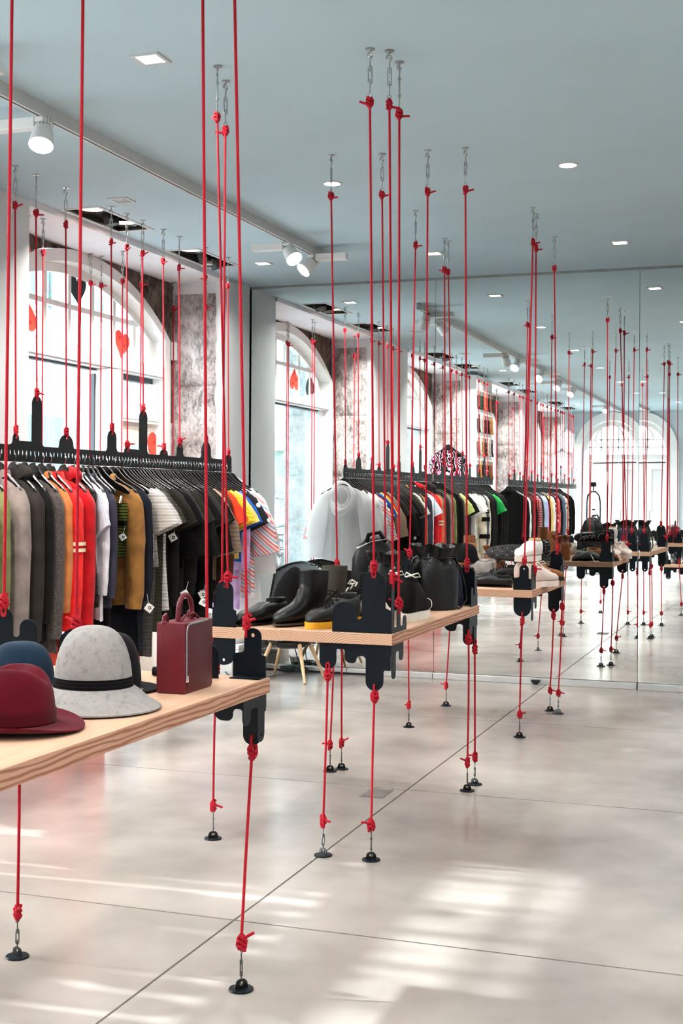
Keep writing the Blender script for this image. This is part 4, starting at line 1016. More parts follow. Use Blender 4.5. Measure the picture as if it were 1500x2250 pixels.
G2 = 'clothes on the rail before the second window'
L2 = [(4.78, 'tee', 'lime green tee on the second rail', 'tee', F('lime', (196, 212, 124)), 'short', .6), (4.93, 'sweater', 'black sweater next to the lime tee', 'sweater', f_black[0], 'long', .85),
 (4.86, 'cardigan', 'charcoal cardigan two places from the lime tee', 'cardigan', F('grey_marl', 0), 'long', .9), (4.70, 'coat', 'long black coat between charcoal cardigan and brown jacket', 'coat', f_black[1], 'long', 1.0),
 (4.62, 'jacket', 'dark brown jacket on the second rail', 'jacket', F('dark_brown', 0), 'long', .8), (4.53, 'dress', 'black dress behind the dark brown jacket', 'dress', f_black[2], 'short', 1.0),
 (4.44, 'sweater', 'mid grey sweater beside the white tees', 'sweater', F('mid_grey', (150, 148, 148)), 'long', .8), (4.34, 'tee', 'plain white tee in front of black trousers', 'tee', F('white_tee', (232, 231, 230)), 'short', .6),
 (4.26, 'trousers', 'black trousers between two white tees', 'trousers', f_black[3], None, 1.05), (4.17, 'tee', 'second white tee with a longer body', 'tee', F('white_tee', 0), 'short', .7),
 (4.06, 'tee', 'white tee with a black sleeve band', 'tee', F('white_tee', 0), 'short', .66), (3.96, 'trousers', 'black trousers beside the cream coat', 'trousers', f_black[0], None, 1.1)]
def bandx(o): MB().rings([[(.262+.095*cos(2*pi*i/12), .04*sin(2*pi*i/12), z) for i in range(12)] for z in (-.33, -.37)], False, False).build('sleeve_band', f_black[0], o)
for y, n, lab, cat, mt, sl_, L_ in L2:
    garment(y, n, lab, cat, mt, sleeve=sl_, L=L_, t=.05, w=.17 if n == 'trousers' else .205, group=G2, extra=bandx if 'sleeve band' in lab else None)
def armband(o):
    for zz in (-.42, -.62): MB().rings([[(.237+.074*cos(2*pi*i/12), -.012+.05*sin(2*pi*i/12), z) for i in range(12)] for z in (zz, zz-.05)], False, False).build('arm_band', f_black[1], o)
garment(3.84, 'coat', 'cream coat with two black arm bands', 'coat', F('cream_wool', (226, 214, 190)), t=.04, L=1.0, sl=.72, group=G2, extra=armband)
L2 = [(3.72, 'jacket', 'slate navy jacket beside the cream coat', 'jacket', F('slate_navy', (62, 68, 88)), 'long', .8), (3.60, 'coat', 'light beige coat next to the slate jacket', 'coat', F('beige_wool', (192, 180, 164)), 'long', 1.02),
 (3.48, 'coat', 'black coat next to the beige coat', 'coat', f_black[0], 'long', 1.02), (3.36, 'dress', 'black ribbed dress on the second rail', 'dress', f_black[2], 'long', 1.05), (3.24, 'jacket', 'black jacket in front of the green tee', 'jacket', f_black[1], 'long', .85),
 (3.10, 'tee', 'bright green tee among black coats', 'tee', F('green_tee', (30, 150, 70)), 'short', .62), (2.96, 'coat', 'black coat beyond the green tee', 'coat', f_black[3], 'long', 1.05), (2.8, 'sweater', 'black sweater, second beyond the green tee', 'sweater', f_black[0], 'long', .85), (2.62, 'coat', 'last black coat before the sock display', 'coat', f_black[1], 'long', 1.0)]
for y, n, lab, cat, mt, sl_, L_ in L2: garment(y, n, lab, cat, mt, sleeve=sl_, L=L_, t=.055, group=G2)
G3 = 'clothes on the rails past the sock display'
garment(1.26, 'coat', 'large black coat facing the mirror at the start of the rear rail', 'coat', f_black[3], t=.06, L=.98, sl=.74, w=.235, rz=pi+R(12), group=G3, collar=f_black[3])
L3 = [(1.08, 'shirt', 'white shirt behind the large black coat', 'shirt', 'white_tee', 'long', .9), (.92, 'jacket', 'brown jacket on the rear rail', 'jacket', 'dark_brown', 'long', .9), (.76, 'dress', 'wine red dress on the rear rail', 'dress', F('wine', (110, 34, 40)), 'long', .95),
 (.6, 'coat', 'black coat behind the wine red dress', 'coat', f_black[0], 'long', 1.0), (.43, 'shirt', 'red and black plaid shirt', 'shirt', F('plaid_red', (190, 70, 70), 'plaid', (50, 34, 40)), 'long', .8), (.26, 'shirt', 'pink and grey plaid shirt', 'shirt', F('plaid_pink', (206, 130, 130), 'plaid', (90, 70, 84)), 'long', .85),
 (.08, 'jacket', 'charcoal jacket after the plaid shirts', 'jacket', 'charcoal_fleece', 'long', .9), (-.1, 'shirt', 'pale blue shirt on the rear rail', 'shirt', F('pale_blue', (164, 186, 214)), 'long', .9), (-.28, 'dress', 'lavender dress on the rear rail', 'dress', F('lavender', (186, 176, 216)), 'long', .95),
 (-.46, 'coat', 'long black coat before the yellow one', 'coat', f_black[1], 'long', 1.0), (-.66, 'raincoat', 'pale yellow raincoat among black coats on the rear rail', 'raincoat', F('corn_yellow', (224, 190, 112)), 'long', .88), (-.86, 'shirt', 'white shirt behind the pale yellow raincoat', 'shirt', 'white_poplin', 'long', .7),
 (-1.08, 'dress', 'black dress with a pale flower print', 'dress', 'mono_floral', 'long', .9), (-1.3, 'shirt', 'coral red shirt on the rear rail', 'shirt', F('coral', (214, 84, 84)), 'long', .82), (-1.52, 'jacket', 'black jacket behind the coral shirt', 'jacket', f_black[2], 'long', .85),
 (-1.8, 'jacket', 'steel blue denim jacket', 'jacket', F('steel_blue', (84, 98, 124)), 'long', .85), (-2.1, 'dress', 'beige dress with dark specks', 'dress', F('beige_speck', (206, 196, 176), 'floral', (90, 84, 80)), 'long', .85), (-2.4, 'coat', 'black coat, second from the rear end', 'coat', f_black[0], 'long', .85), (-2.7, 'coat', 'wide black coat at the rear end', 'coat', f_black[3], 'long', .86)]
for y, n, lab, cat, mt, sl_, L_ in L3: garment(y, n, lab, cat, MATS[mt] if isinstance(mt, str) else mt, sleeve=sl_, L=L_, t=.06, group=G3)
garment(3.30, 'jacket', 'short jacket with black, white and pink swirls hung above the rail', 'jacket', F('swirl_print', (230, 230, 230), 'swirl'), t=.05, L=.46, sl=.4, w=.19, rz=pi, group='single garments hung above the rails', z=2.03, x=-3.98)
for k, (x, y, z, ww) in enumerate([(-3.88, -4.9, 2.66, .13), (-3.92, -4.6, 2.28, .14), (-3.90, -5.2, 2.05, .13), (-3.94, -4.4, 1.86, .12)]):
    garment(y, 'blouse', 'small white blouse hung on the rear corner wall, %s' % ['topmost', 'second from the top', 'third from the top', 'lowest'][k], 'blouse', F('white_poplin', 0), t=.03, L=.46, sl=.36, w=ww, rz=pi+R(35), group='white blouses on the rear corner wall', z=z, x=x, hang='small hanger of the %s white blouse on the rear corner wall' % ['topmost', 'second', 'third', 'lowest'][k])

# ------------------------------------------------------------------ socks on the pier
SOCK = [(176, 48, 44), (30, 28, 30), (214, 150, 40), (226, 222, 214), (70, 32, 36), (36, 58, 48), (60, 60, 66), (196, 110, 60), (24, 40, 36)]
def sock_mb():
    m = MB(); rs = []
    P = [(0, 0, -.005), (0, 0, -.06), (0, .002, -.13), (0, .012, -.18), (0, .035, -.21), (0, .07, -.222)]
    for k, (x, y, z) in enumerate(P):
        hw = [.038, .036, .034, .036, .034, .024][k]
        d = (Vector(P[min(k+1, 5)])-Vector(P[max(0, k-1)])).normalized(); sx = Vector((0, -d.z, d.y))
        rs.append([Vector((x, y, z))+sx*(hw*cos(2*pi*i/10))+Vector((.009*sin(2*pi*i/10), 0, 0)) for i in range(10)])
    return m.rings(rs)
ME_SOCK = mesh_of(sock_mb(), 'knit', F('sock_0', SOCK[0]))
ME_TOP = mesh_of(MB().box(-.011, .011, -.030, .030, -.06, .012), 'card', M_TAG)
hkb = mesh_of(MB().tube([(-.04, 0, .03), (.0, 0, .03), (.02, 0, .026)], .003, 6), 'peg', M_CHROME)
rn = ['top', 'second', 'third', 'lowest']; cn = ['first', 'second', 'third', 'fourth', 'fifth', 'sixth', 'seventh', 'eighth']
sr = random.Random(5)
names = ['brick red', 'black', 'mustard', 'off white', 'plum', 'bottle green', 'grey', 'rust', 'dark green']
for r_ in range(4):
    for c in range(8):
        ci = sr.randrange(9)
        o = thing('sock', '%s socks on the pier, %s from the mirror, %s row' % (names[ci], cn[c], rn[r_]), 'socks', (-3.845, 2.27-c*.112, 2.74-.30*r_), 0, 'socks on the pier')
        kind = ['knit', 'stripe', 'floral'][sr.randrange(3)]
        mt = F('sock_%d_%s' % (ci, kind), SOCK[ci], kind, SOCK[(ci+3) % 9], scale=2)
        share(ME_SOCK, 'knit', o, mat=mt, rot=(0, 0, pi), loc=(.004, 0, 0)); share(ME_TOP, 'card', o, (.0, 0, 0)); share(hkb, 'peg', o)
# ------------------------------------------------------------------ hats and the case on the first table
TZ = .8405
def felt(name, col, mar=0):
    if name in MATS: return MATS[name]
    t = NT(name); t.set(col, .95, 0, .1); t.b.inputs['Sheen Weight'].default_value = .06
    v = t.coord(); f = t.noise(v, 55 if mar else 30, 7, .8); g = t.noise(v, 9, 4)
    if mar:
        t.l(t.ramp(f, [(.30, lin(mix2(col, .70))), (.46, lin(mix2(col, .96))), (.7, lin(mix2(col, 1.04)))]), t.b.inputs['Base Color'])
    else: t.l(t.ramp(g, [(.3, lin(mix2(col, .88))), (.7, lin(mix2(col, 1.12)))]), t.b.inputs['Base Color'])
    t.bump(f, .15, .002); MATS[name] = t.m; return t.m
def hat(name, label, x, y, rc, hc, rb, mat, bandm=None, rz=0, pinch=0, droop=.045, top=.62, upturn=0, bandz=(.052, .078), sx=1.0):
    o = thing(name, label, 'hat', (x, y, TZ), rz, 'hats on the first table')
    n = 40; rs = []
    def ring(r, z, k):
        out = []
        for i in range(n):
            a = 2*pi*i/n; zz = z
            if k == 'brim': zz = z+upturn*abs(sin(a))**2*((r-rc)/(rb-rc))**2
            x_, y_ = r*sx*cos(a), r*sin(a)*.94
            if k == 'crown' and pinch:
                t = max(0, (z-hc*.5)/(hc*.5))
                zz -= pinch*.055*math.exp(-(y_/.028)**2)*t*t*(1-.35*cos(a))
                if cos(a) > .2: y_ *= 1-pinch*.35*t*cos(a)*(1-abs(sin(a)))
            out.append((x_, y_, zz))
        return out
    base = droop+.004
    br = MB(); br.rings([ring(rb, .004, 'brim'), ring(rb, .0075, 'brim'), ring(rc+(rb-rc)*.6, .0075+droop*.30, 'brim'), ring(rc+(rb-rc)*.25, base*.80, 'brim'), ring(rc, base, 'b'), ring(rc*.96, base-.004, 'b'), ring(rc+(rb-rc)*.3, base*.7, 'brim'), ring(rc+(rb-rc)*.7, .002+droop*.15, 'brim')], False, False, closed=True)
    br.build('brim', mat, o, angle=60)
    pr = []
    H = hc-base
    for k in range(13):
        u = k/12; z = base+H*sin(u*pi/2)**(1/1.0); r = rc*(cos(u*pi/2)**top if u < 1 else 0)
        r = max(r, .004)
        pr.append(ring(r, z, 'crown'))
    MB().rings(pr, False, True).build('crown', mat, o, angle=60)
    if bandm:
        z0, z1 = bandz
        def rat(z): u = math.asin(min(1, max(0, (z-base)/H)))/(pi/2); return rc*cos(u*pi/2)**top
        MB().rings([[(rat(z)*f*sx*cos(2*pi*i/n), rat(z)*f*.94*sin(2*pi*i/n), z) for i in range(n)] for z, f in ((z0, 1.012), (z0, 1.03), ((z0+z1)/2, 1.03), (z1, 1.03), (z1, 1.012))], False, False).build('hat_band', bandm, o, angle=60)
    return o
g = hat('felt_hat', 'light grey flecked felt hat with a black band and drooping brim', -1.579, 2.733, .096, .198, .168, felt('grey_felt', (152, 148, 146), 1), F('black_ribbon', (20, 20, 22), 'rib'), R(-20), droop=.052, top=.66, bandz=(.054, .078))
MB().tube([(-.074, -.050, .098), (-.077, -.052, .098)], .0028, 8).build('eyelet', M_CHROME, g)
hat('fedora', 'dark red felt fedora with a pinched crown at the front of the table', -1.597, 2.42, .093, .142, .156, felt('red_felt', (82, 11, 25)), felt('red_felt_band', (70, 9, 21)), R(15), pinch=1, droop=.012, top=.34, upturn=.022, bandz=(.02, .046))
hat('felt_hat', 'navy blue domed felt hat behind the red fedora', -1.905, 2.925, .088, .126, .097, felt('navy_felt', (24, 42, 60)), None, 0, droop=.02, top=.6)
hat('felt_hat', 'burgundy felt hat beside the navy one at the edge of the view', -2.045, 2.69, .085, .118, .11, felt('wine_felt', (92, 16, 34)), None, R(40), pinch=.8, droop=.012, top=.4)
bh = hat('wide_hat', 'black felt hat with a flat brim and metal eyelet behind the grey hat', -1.688, 3.01, .082, .150, .13, felt('black_felt', (22, 23, 26)), None, 0, droop=.006, top=.55)
MB().lathe([(.011, 0), (.011, .002), (.006, .002), (.006, 0)], 16, (.105, -.035, .011), cap0=False, cap1=False).build('eyelet', M_CHROME, bh)
sc = thing('scarf_roll', 'rolled black felt strip lying behind the burgundy case', 'scarf', (-1.655, 3.285, TZ))
MB().tube([(-.05, 0, .013), (0, .006, .0135), (.05, 0, .013)], .013, 12).build('roll', felt('black_felt', 0), sc)
def leather(name, col, rough=.38, bump=.12, bs=160):
    return plain(name, col, rough, 0, .32, var=.08, vs=12, bump=bump, bs=bs)
L_BLACK = leather('black_leather', (10, 10, 11)); L_BURG = leather('burgundy_leather', (98, 22, 32), .42); L_BURG2 = leather('burgundy_leather_dark', (74, 18, 26), .45)
cs = thing('leather_case', 'upright burgundy leather box bag with a zip and arched handle', 'bag', (-1.509, 3.085, TZ))
MB().box(-.041, .041, -.085, .085, 0, .183).build('body', L_BURG, cs, bevel=.006)
MB().box(.0405, .0425, -.074, .08, .008, .178).build('front_panel', L_BURG2, cs, bevel=.0008)
MB().tube([(.0425, -.076, .045), (.0425, -.076, .160), (.0425, -.070, .174), (.0425, -.055, .179), (.042, .05, .181)], .0028, 8, flat=.8).build('zip', M_STEEL, cs)
MB().box(.0425, .047, -.081, -.071, .030, .047).build('zip_pull', M_CHROME, cs, bevel=.0015)
MB().tube([(0, -.042+.0, .178)]+[(0, -.040*cos(pi*k/14), .205+.044*sin(pi*k/14)) for k in range(15)]+[(0, .040, .178)], .0068, 10).build('handle', L_BURG, cs)
for yy in (-.075, .07):
    MB().tube([(-.02, yy-.012, .18), (-.02, yy-.008, .198), (-.02, yy+.004, .203), (-.02, yy+.014, .184)], .0045, 8).build('strap_loop', L_BURG, cs)
MB().tube([(.01, -.05, .182), (.01, -.02, .196), (.01, .03, .199), (.01, .06, .184)], .004, 8).build('strap', L_BURG, cs)

# ------------------------------------------------------------------ shoes
def ringp(c, th, hw, hh, n=16, e=.85, flat=0):
    out = []
    for i in range(n):
        a = 2*pi*i/n; u = math.copysign(abs(cos(a))**e, cos(a))*hw; v = math.copysign(abs(sin(a))**e, sin(a))*hh
        out.append((c[0]+sin(th)*v, u, c[1]+cos(th)*v))
    return out
def sole_outline(L, w, k=1.0):
    pts = []
    for i in range(28):
        a = 2*pi*i/28; x = L*.5+L*.515*cos(a)
        ww = w*(.93+.13*cos(a-.35)) ; pts.append((x, ww*math.copysign(abs(sin(a))**.75, sin(a))*k))
    return pts
def shoe(name, label, loc, rz, mat, kind='low', L=.27, w=.045, sole=None, st=.014, tilt=(0, 0), group='shoes on the tables', laces=None, shaft=.2, shaft_r=(.046, .052), lining=None, heel=.0, straps=None, toe=None):
    o = thing(name, label, 'boot' if 'boot' in name else 'shoe', loc, rz, group); o.rotation_euler = (tilt[0], tilt[1], rz)
    s = st; sm = sole or M_BLACK
    MB().plate(sole_outline(L, w*1.04), [], (0, 0, st/2+heel*.25), (1, 0, 0), (0, 1, 0), st).build('sole', sm, o, bevel=0)
    if heel:
        MB().plate([(-.004, -.034), (.07, -.036), (.07, .036), (-.004, .034)], [], (0, 0, (heel+.0)/2), (1, 0, 0), (0, 1, 0), heel).build('heel', sm, o, bevel=.004)
        s = st+heel*.25
    if kind == 'boot':
        P = [((L, s+.012), 0, .008, .008), ((L*.955, s+.02), 0, .03, .018), ((L*.82, s+.028), 0, w*.97, .027), ((L*.62, s+.036), R(4), w*.96, .036), ((L*.46, s+.05), R(14), w*.86, .05),
             ((L*.25, s+.066+heel*.3), R(46), w*.82, .082), ((L*.19, s+.115), R(76), shaft_r[0]*.88, shaft_r[1]*1.02), ((L*.175, s+.150), R(90), shaft_r[0]*.95, shaft_r[1]*.98), ((L*.17, shaft), R(90), *shaft_r)]
        rs = [ringp(*p) for p in P]
        m = MB(); m.rings(rs, True, False); m.rings([rs[-1], ringp((L*.17, shaft-.002), R(90), shaft_r[0]*.93, shaft_r[1]*.93), ringp((L*.17, shaft-.03), R(90), shaft_r[0]*.9, shaft_r[1]*.9)], False, True)
        m.build('upper', mat, o, angle=60)
    else:
        hi = {'low': .082, 'sneaker': .095, 'high': .14, 'flat': .05}[kind]
        stn = [(1.0, .008, .012), (.955, .030, .034), (.82, .97*w, .048), (.64, 1.0*w, .058), (.5, .9*w, .5*hi+.036), (.38, .8*w, .9*hi+.005), (.26, .76*w, hi), (.1, .76*w, hi+.004), (.02, .62*w, hi), (-.005, .3*w, hi-.012)]
        rs = []
        for x, hw, zt in stn:
            rs.append(ringp((x*L, s*.92+zt/2), 0, hw, zt/2, e=.75))
        MB().rings(rs, True, True).build('upper', mat, o, angle=60)
        t0 = (.36*L, s*.92+.88*hi+.012); t1 = (.03*L, s*.92+hi+.004)
        MB().rings([[( (t0[0]+t1[0])/2+(t0[0]-t1[0])/2*cos(2*pi*i/16)*f, .58*w*sin(2*pi*i/16)*f, (t0[1]+t1[1])/2+(t0[1]-t1[1])/2*cos(2*pi*i/16)*f+dz) for i in range(16)] for f, dz in ((1.12, -.008), (1.08, .005), (.9, .004), (.82, -.006))], False, True).build('collar', lining or mat, o, angle=60)
    if laces is not None:
        m = MB(); nl = 5 if kind != 'high' else 7
        for k in range(nl):
            u = .72-k*.075; x = u*L
            if kind == 'boot': z = s+.072+.012*k+.012*k*k*.35
            else:
                hi = {'low': .082, 'sneaker': .095, 'high': .14, 'flat': .05}[kind]
                z = s*.92+.056+(k/(nl-1))**1.3*(hi-.055)+.008
            m.tube([(x, -.026, z-.012), (x-.006, -.012, z+.002), (x-.008, 0, z+.004), (x-.006, .012, z+.002), (x, .026, z-.012)], .003, 6)
        m.tube([(x, 0, z+.006), (x+.02, .025, z+.016), (x+.03, .035, z+.0), (x+.012, .02, z-.004), (x, 0, z+.006)], .0026, 6)
        m.tube([(x, 0, z+.006), (x+.02, -.025, z+.014), (x+.03, -.032, z-.002), (x+.01, -.018, z-.002)], .0026, 6)
        m.build('laces', laces, o)
    if toe is not None:
        MB().rings([ringp((x*L, s*.92+zt/2), 0, hw*1.04, zt/2+.002, e=.75) for x, hw, zt in [(1.012, .012, .016), (.96, .032, .037), (.83, .98*w, .051), (.76, w, .053)]], True, False).build('toe_cap', toe, o, angle=60)
    if straps:
        m = MB()
        for u, zt in ((.72, .062), (.5, .08)):
            m.tube([(u*L, -w*1.02, .02), (u*L, -w*.7, zt*.9), (u*L, 0, zt), (u*L, w*.7, zt*.9), (u*L, w*1.02, .02)], .006, 6, flat=2.0)
        m.build('strap', straps, o)
    return o
M_RUB = plain('white_rubber', (226, 220, 210), .6, var=.03); M_YEL = plain('yellow_sole', (226, 164, 20), .6, var=.05)
canvas = F('black_canvas', (26, 24, 24)); lace_w = F('white_lace', (232, 226, 212)); lace_k = F('black_lace', (22, 22, 22))
d1 = math.atan2(-.237, -.103)
shoe('slip_on_shoe', 'soft black leather slip-on shoe at the end of the boot table', (-1.945, 4.895, TZ), d1, L_BLACK, 'low', L=.265, heel=.022, st=.006, w=.046)
shoe('ankle_boot', 'plain black leather ankle boot standing upright on the table', (-1.795, 4.915, TZ), d1, L_BLACK, 'boot', L=.262, w=.044, st=.007, heel=.024, shaft=.214, shaft_r=(.049, .066), sole=plain('tan_sole', (70, 56, 44), .6))
d2 = math.atan2(-.22, -.10)
shoe('lace_shoe', 'black laced shoe with a bright yellow sole', (-1.645, 4.905, TZ), d2, leather('black_leather_matte', (16, 16, 17), .5), 'sneaker', L=.27, w=.05, st=.026, sole=M_YEL, laces=lace_k)
shoe('lace_shoe', 'second black laced shoe with a yellow sole behind the first', (-1.69, 5.235, TZ+.0), d2+.6, MATS['black_leather_matte'], 'sneaker', L=.27, w=.05, st=.026, sole=M_YEL, laces=lace_k)
shoe('hiking_boot', 'dark grey hiking boot with metal eyelets behind the bracket tower', (-1.80, 5.21, TZ+.0), R(167), F('grey_nubuck', (72, 68, 60)), 'boot', L=.28, w=.05, st=.03, shaft=.215, shaft_r=(.046, .056), laces=lace_k)
shoe('trainer', 'black and white trainer under the hiking boot', (-1.71, 5.45, TZ), R(190), canvas, 'sneaker', L=.27, w=.047, st=.025, sole=M_RUB, laces=lace_w)
shoe('canvas_sneaker', 'black canvas sneaker with a thick white sole and loose laces, aisle side', (-1.482, 5.06, TZ), R(91), canvas, 'high', L=.285, w=.05, st=.036, sole=M_RUB, laces=lace_w, toe=M_RUB)
shoe('canvas_sneaker', 'black canvas sneaker with a thick white sole, inner one of the pair', (-1.585, 5.17, TZ), R(91), canvas, 'high', L=.285, w=.05, st=.036, sole=M_RUB, laces=lace_w, toe=M_RUB)
shoe('canvas_sneaker', 'cream sneaker standing behind the tall bracket tower', (-1.548, 4.78, TZ), R(91), F('cream_canvas', (222, 212, 196)), 'sneaker', L=.25, st=.02, sole=M_RUB)
# knitted hats on the second table
def beanie(label, x, y, r, h, mat, z=TZ, lean=(0, 0), name='knit_hat'):
    o = thing(name, label, 'hat', (x, y, z), 0, 'hats on the second table'); o.rotation_euler = (lean[0], lean[1], .4)
    pr = [(r*.96, 0), (r*1.03, h*.08), (r*1.03, h*.26), (r*.99, h*.28), (r*.98, h*.45), (r*.9, h*.63), (r*.72, h*.8), (r*.45, h*.93), (r*.15, h*.995), (.002, h)]
    MB().lathe(pr, 28, sx=1, sy=.62).build('knit', mat, o, angle=70)
    MB().lathe([(r*1.01, h*.0), (r*1.06, h*.03), (r*1.06, h*.24), (r*1.0, h*.27)], 28, sx=1, sy=.64, cap0=False, cap1=False).build('cuff', mat, o, angle=70)
    return o
kh = thing('knit_hat', 'tall pointed black knitted hat standing behind the slip-on shoe', 'hat', (-1.985, 5.06, TZ+.009), R(20), 'hats on the second table'); kh.rotation_euler = (0, R(5), R(20))
MB().lathe([(.083, 0), (.088, .02), (.086, .05), (.08, .09), (.066, .135), (.045, .175), (.02, .20), (.002, .208)], 28, sx=1, sy=.7).build('knit', F('black_knit', (22, 21, 21), 'marl'), kh, angle=70)
MB().tube([(.084*cos(2*pi*i/28), .060*sin(2*pi*i/28), .006) for i in range(28)], .006, 6, closed=True).build('hem', MATS['black_knit'], kh)
beanie('white knitted hat standing behind the ankle boot', -1.99, 5.56, .062, .165, F('white_knit', (226, 222, 224)), z=TZ+.007, lean=(0, R(4)))
beanie('dark navy ribbed knitted hat behind the bucket bag strap', -1.535, 5.93, .075, .21, F('navy_knit', (44, 46, 64), 'vstripe', (28, 29, 42), scale=2.2), z=TZ+.001)
# black bucket bag
def bucket(label, x, y, r, h, mat, z=TZ, rz=0, strap=True, name='bucket_bag'):
    o = thing(name, label, 'bag', (x, y, z), rz, 'bags on the tables'); n = 48; rs = []
    for rr, zz, am in ((.9, 0, 0), (1.0, .012, 0), (1.02, .3, 0), (1.0, .62, 0), (.95, .70, .03), (.80, .79, .10), (.76, .82, .14), (.84, .91, .20), (.94, 1.0, .24)):
        rs.append([(r*rr*(1+am*cos(8*2*pi*i/n+.6*sin(2*2*pi*i/n)))*cos(2*pi*i/n), r*rr*(1+am*cos(8*2*pi*i/n+.6*sin(2*2*pi*i/n)))*sin(2*pi*i/n), h*zz+(am*.16*h*cos(4*2*pi*i/n+1))) for i in range(n)])
    rs2 = [[(p[0]*.93, p[1]*.93, p[2]-.002) for p in rs[-1]], [(p[0]*.9, p[1]*.9, p[2]) for p in rs[-3]]]
    MB().rings(rs+rs2, True, True).build('body', mat, o, angle=60)
    MB().tube([(r*.84*cos(2*pi*i/24), r*.84*sin(2*pi*i/24), h*.815) for i in range(24)], .003, 6, closed=True).build('drawstring', mat, o)
    if strap:
        MB().tube([(r*.6, -r*.3, h*.86), (r*.85, -r*.1, h*.84), (r*1.12, .0, h*.62), (r*1.33, .01, h*.36), (r*1.38, .015, h*.14), (r*1.30, .01, .03), (r*1.12, 0, .008), (r*1.04, -.02, .006)], .0048, 8).build('strap', mat, o)
        MB().tube([(-r*.8, -r*.6, h*.84), (-r*.95, -r*.75, h*.78), (-r*1.1, -r*.95, h*.6), (-r*1.05, -r*1.0, h*.52)], [.006, .012, .017, .014], 8, flat=.5).build('tassel', mat, o)
    for a in range(6):
        t = a*pi/3+.3; MB().tube([(r*.90*cos(t), r*.90*sin(t), h*.74), (r*.93*cos(t), r*.93*sin(t), h*.742)], .005, 8).build('eyelet', M_CHROME if a % 2 else M_BLACK, o)
    return o
bucket('large black leather bucket bag with a gathered top at the end of the boot table', -1.540, 5.735, .103, .29, L_BLACK, rz=R(12))
bucket('second black leather bucket bag leaning behind the large one', -1.74, 5.615, .085, .26, leather('black_leather_soft', (15, 14, 14), .45), strap=False)
# black backpack with a metal clasp strap
bp = thing('backpack', 'black leather backpack with a curved strap behind the hiking boot', 'bag', (-1.86, 5.82, TZ), R(20), 'bags on the tables')
rs = []
for zz, hw, hd in ((0, .09, .05), (.01, .105, .06), (.12, .11, .065), (.22, .105, .06), (.28, .085, .048), (.315, .05, .03), (.325, .02, .012)):
    rs.append([(hw*math.copysign(abs(cos(a))**.6, cos(a)), hd*math.copysign(abs(sin(a))**.6, sin(a)), zz) for a in [2*pi*i/24 for i in range(24)]])
MB().rings(rs).build('body', L_BLACK, bp, angle=60)
MB().box(-.075, .075, -.078, -.06, .03, .16).build('pocket', L_BLACK, bp, bevel=.008)
MB().tube([(-.04, -.05, .30), (-.03, -.06, .335), (.02, -.06, .345), (.05, -.05, .30)], .007, 8, flat=1.6).build('handle', L_BLACK, bp)
for s in (1, -1): MB().tube([(s*.05, .05, .29), (s*.07, .09, .2), (s*.075, .085, .08), (s*.08, .055, .03)], .010, 8, flat=.4).build('strap', L_BLACK, bp)
MB().tube([(-.085, -.06, .27), (-.02, -.075, .30), (.05, -.07, .312)], .004, 8).build('zip', M_CHROME, bp)
# third table: heap of shoes
G = 'shoes heaped on the table by the mirror'
blk2 = leather('black_patent', (18, 18, 20), .2); lea_w = leather('white_leather', (222, 217, 212), .5); pk = leather('pale_pink_leather', (216, 198, 190), .55); tan = leather('tan_leather', (176, 122, 76), .5); beige = leather('beige_leather', (204, 172, 132), .55)
brn = leather('brown_suede', (128, 78, 46), .8); gold = leather('gold_leather', (188, 160, 92), .4); brnbag = leather('cognac_leather', (124, 68, 34), .42)
shoe('ballet_shoe', 'small black knotted leather shoe at the front of the heap', (-1.50, 7.26, TZ), R(172), L_BLACK, 'flat', L=.235, w=.04, st=.006, group=G)
shoe('loafer', 'glossy black loafer in the middle of the heap', (-1.56, 7.56, TZ), R(195), blk2, 'flat', L=.245, w=.04, st=.012, straps=blk2, group=G)
shoe('loafer', 'second glossy black loafer lying behind the first', (-1.79, 7.36, TZ), R(190), blk2, 'flat', L=.245, w=.04, st=.012, laces=lace_k, group=G)
shoe('lace_shoe', 'black laced leather shoe beside the bracket', (-1.52, 7.68, TZ), R(195), MATS['black_leather_matte'], 'low', L=.25, w=.043, st=.02, laces=lace_k, group=G)
s_ = thing('sandal', 'chunky black sandal with a studded sole lying on top of the heap', 'shoe', (-1.74, 7.66, TZ+.132), R(4), G)
UYs = (0, .42, .907); so = [(x, y+.05) for x, y in sole_outline(.28, .052)]
MB().plate(so, [], (0, 0, 0), (1, 0, 0), UYs, .034).build('sole', L_BLACK, s_, bevel=.004)
nn = Vector((1, 0, 0)).cross(Vector(UYs))
for i in range(8):
    for j in range(3):
        c = Vector((.035+.03*i, 0, 0))+Vector(UYs)*(.026+.024*j)+nn*.017
        MB().tube([tuple(c), tuple(c+nn*.005)], [.006, .004], 6).build('stud', M_CHROME if (i+j) % 2 else M_BLACK, s_)
for u in (.07, .17, .22):
    c = Vector((u, 0, 0)); MB().tube([tuple(c+Vector(UYs)*.004-nn*.016), tuple(c+Vector(UYs)*.02-nn*.06), tuple(c+Vector(UYs)*.05-nn*.075), tuple(c+Vector(UYs)*.08-nn*.06), tuple(c+Vector(UYs)*.096-nn*.016)], .009, 6, flat=2).build('strap', L_BLACK, s_)
MB().tube([tuple(Vector((.22, 0, 0))+Vector(UYs)*(.05+.012*cos(2*pi*k/10))-nn*(.082)+Vector((.012*sin(2*pi*k/10), 0, 0))) for k in range(10)], .002, 5, closed=True).build('buckle', M_CHROME, s_)
shoe('sandal', 'black strappy sandal in the middle of the heap', (-1.81, 7.65, TZ+.0), R(180), L_BLACK, 'flat', L=.27, w=.05, st=.03, straps=L_BLACK, group=G)
shoe('trainer', 'black shoe with a white opening and orange lining at the clothes side', (-1.86, 7.48, TZ), R(165), canvas, 'sneaker', L=.27, st=.022, sole=M_RUB, lining=beige, laces=lace_w, group=G)
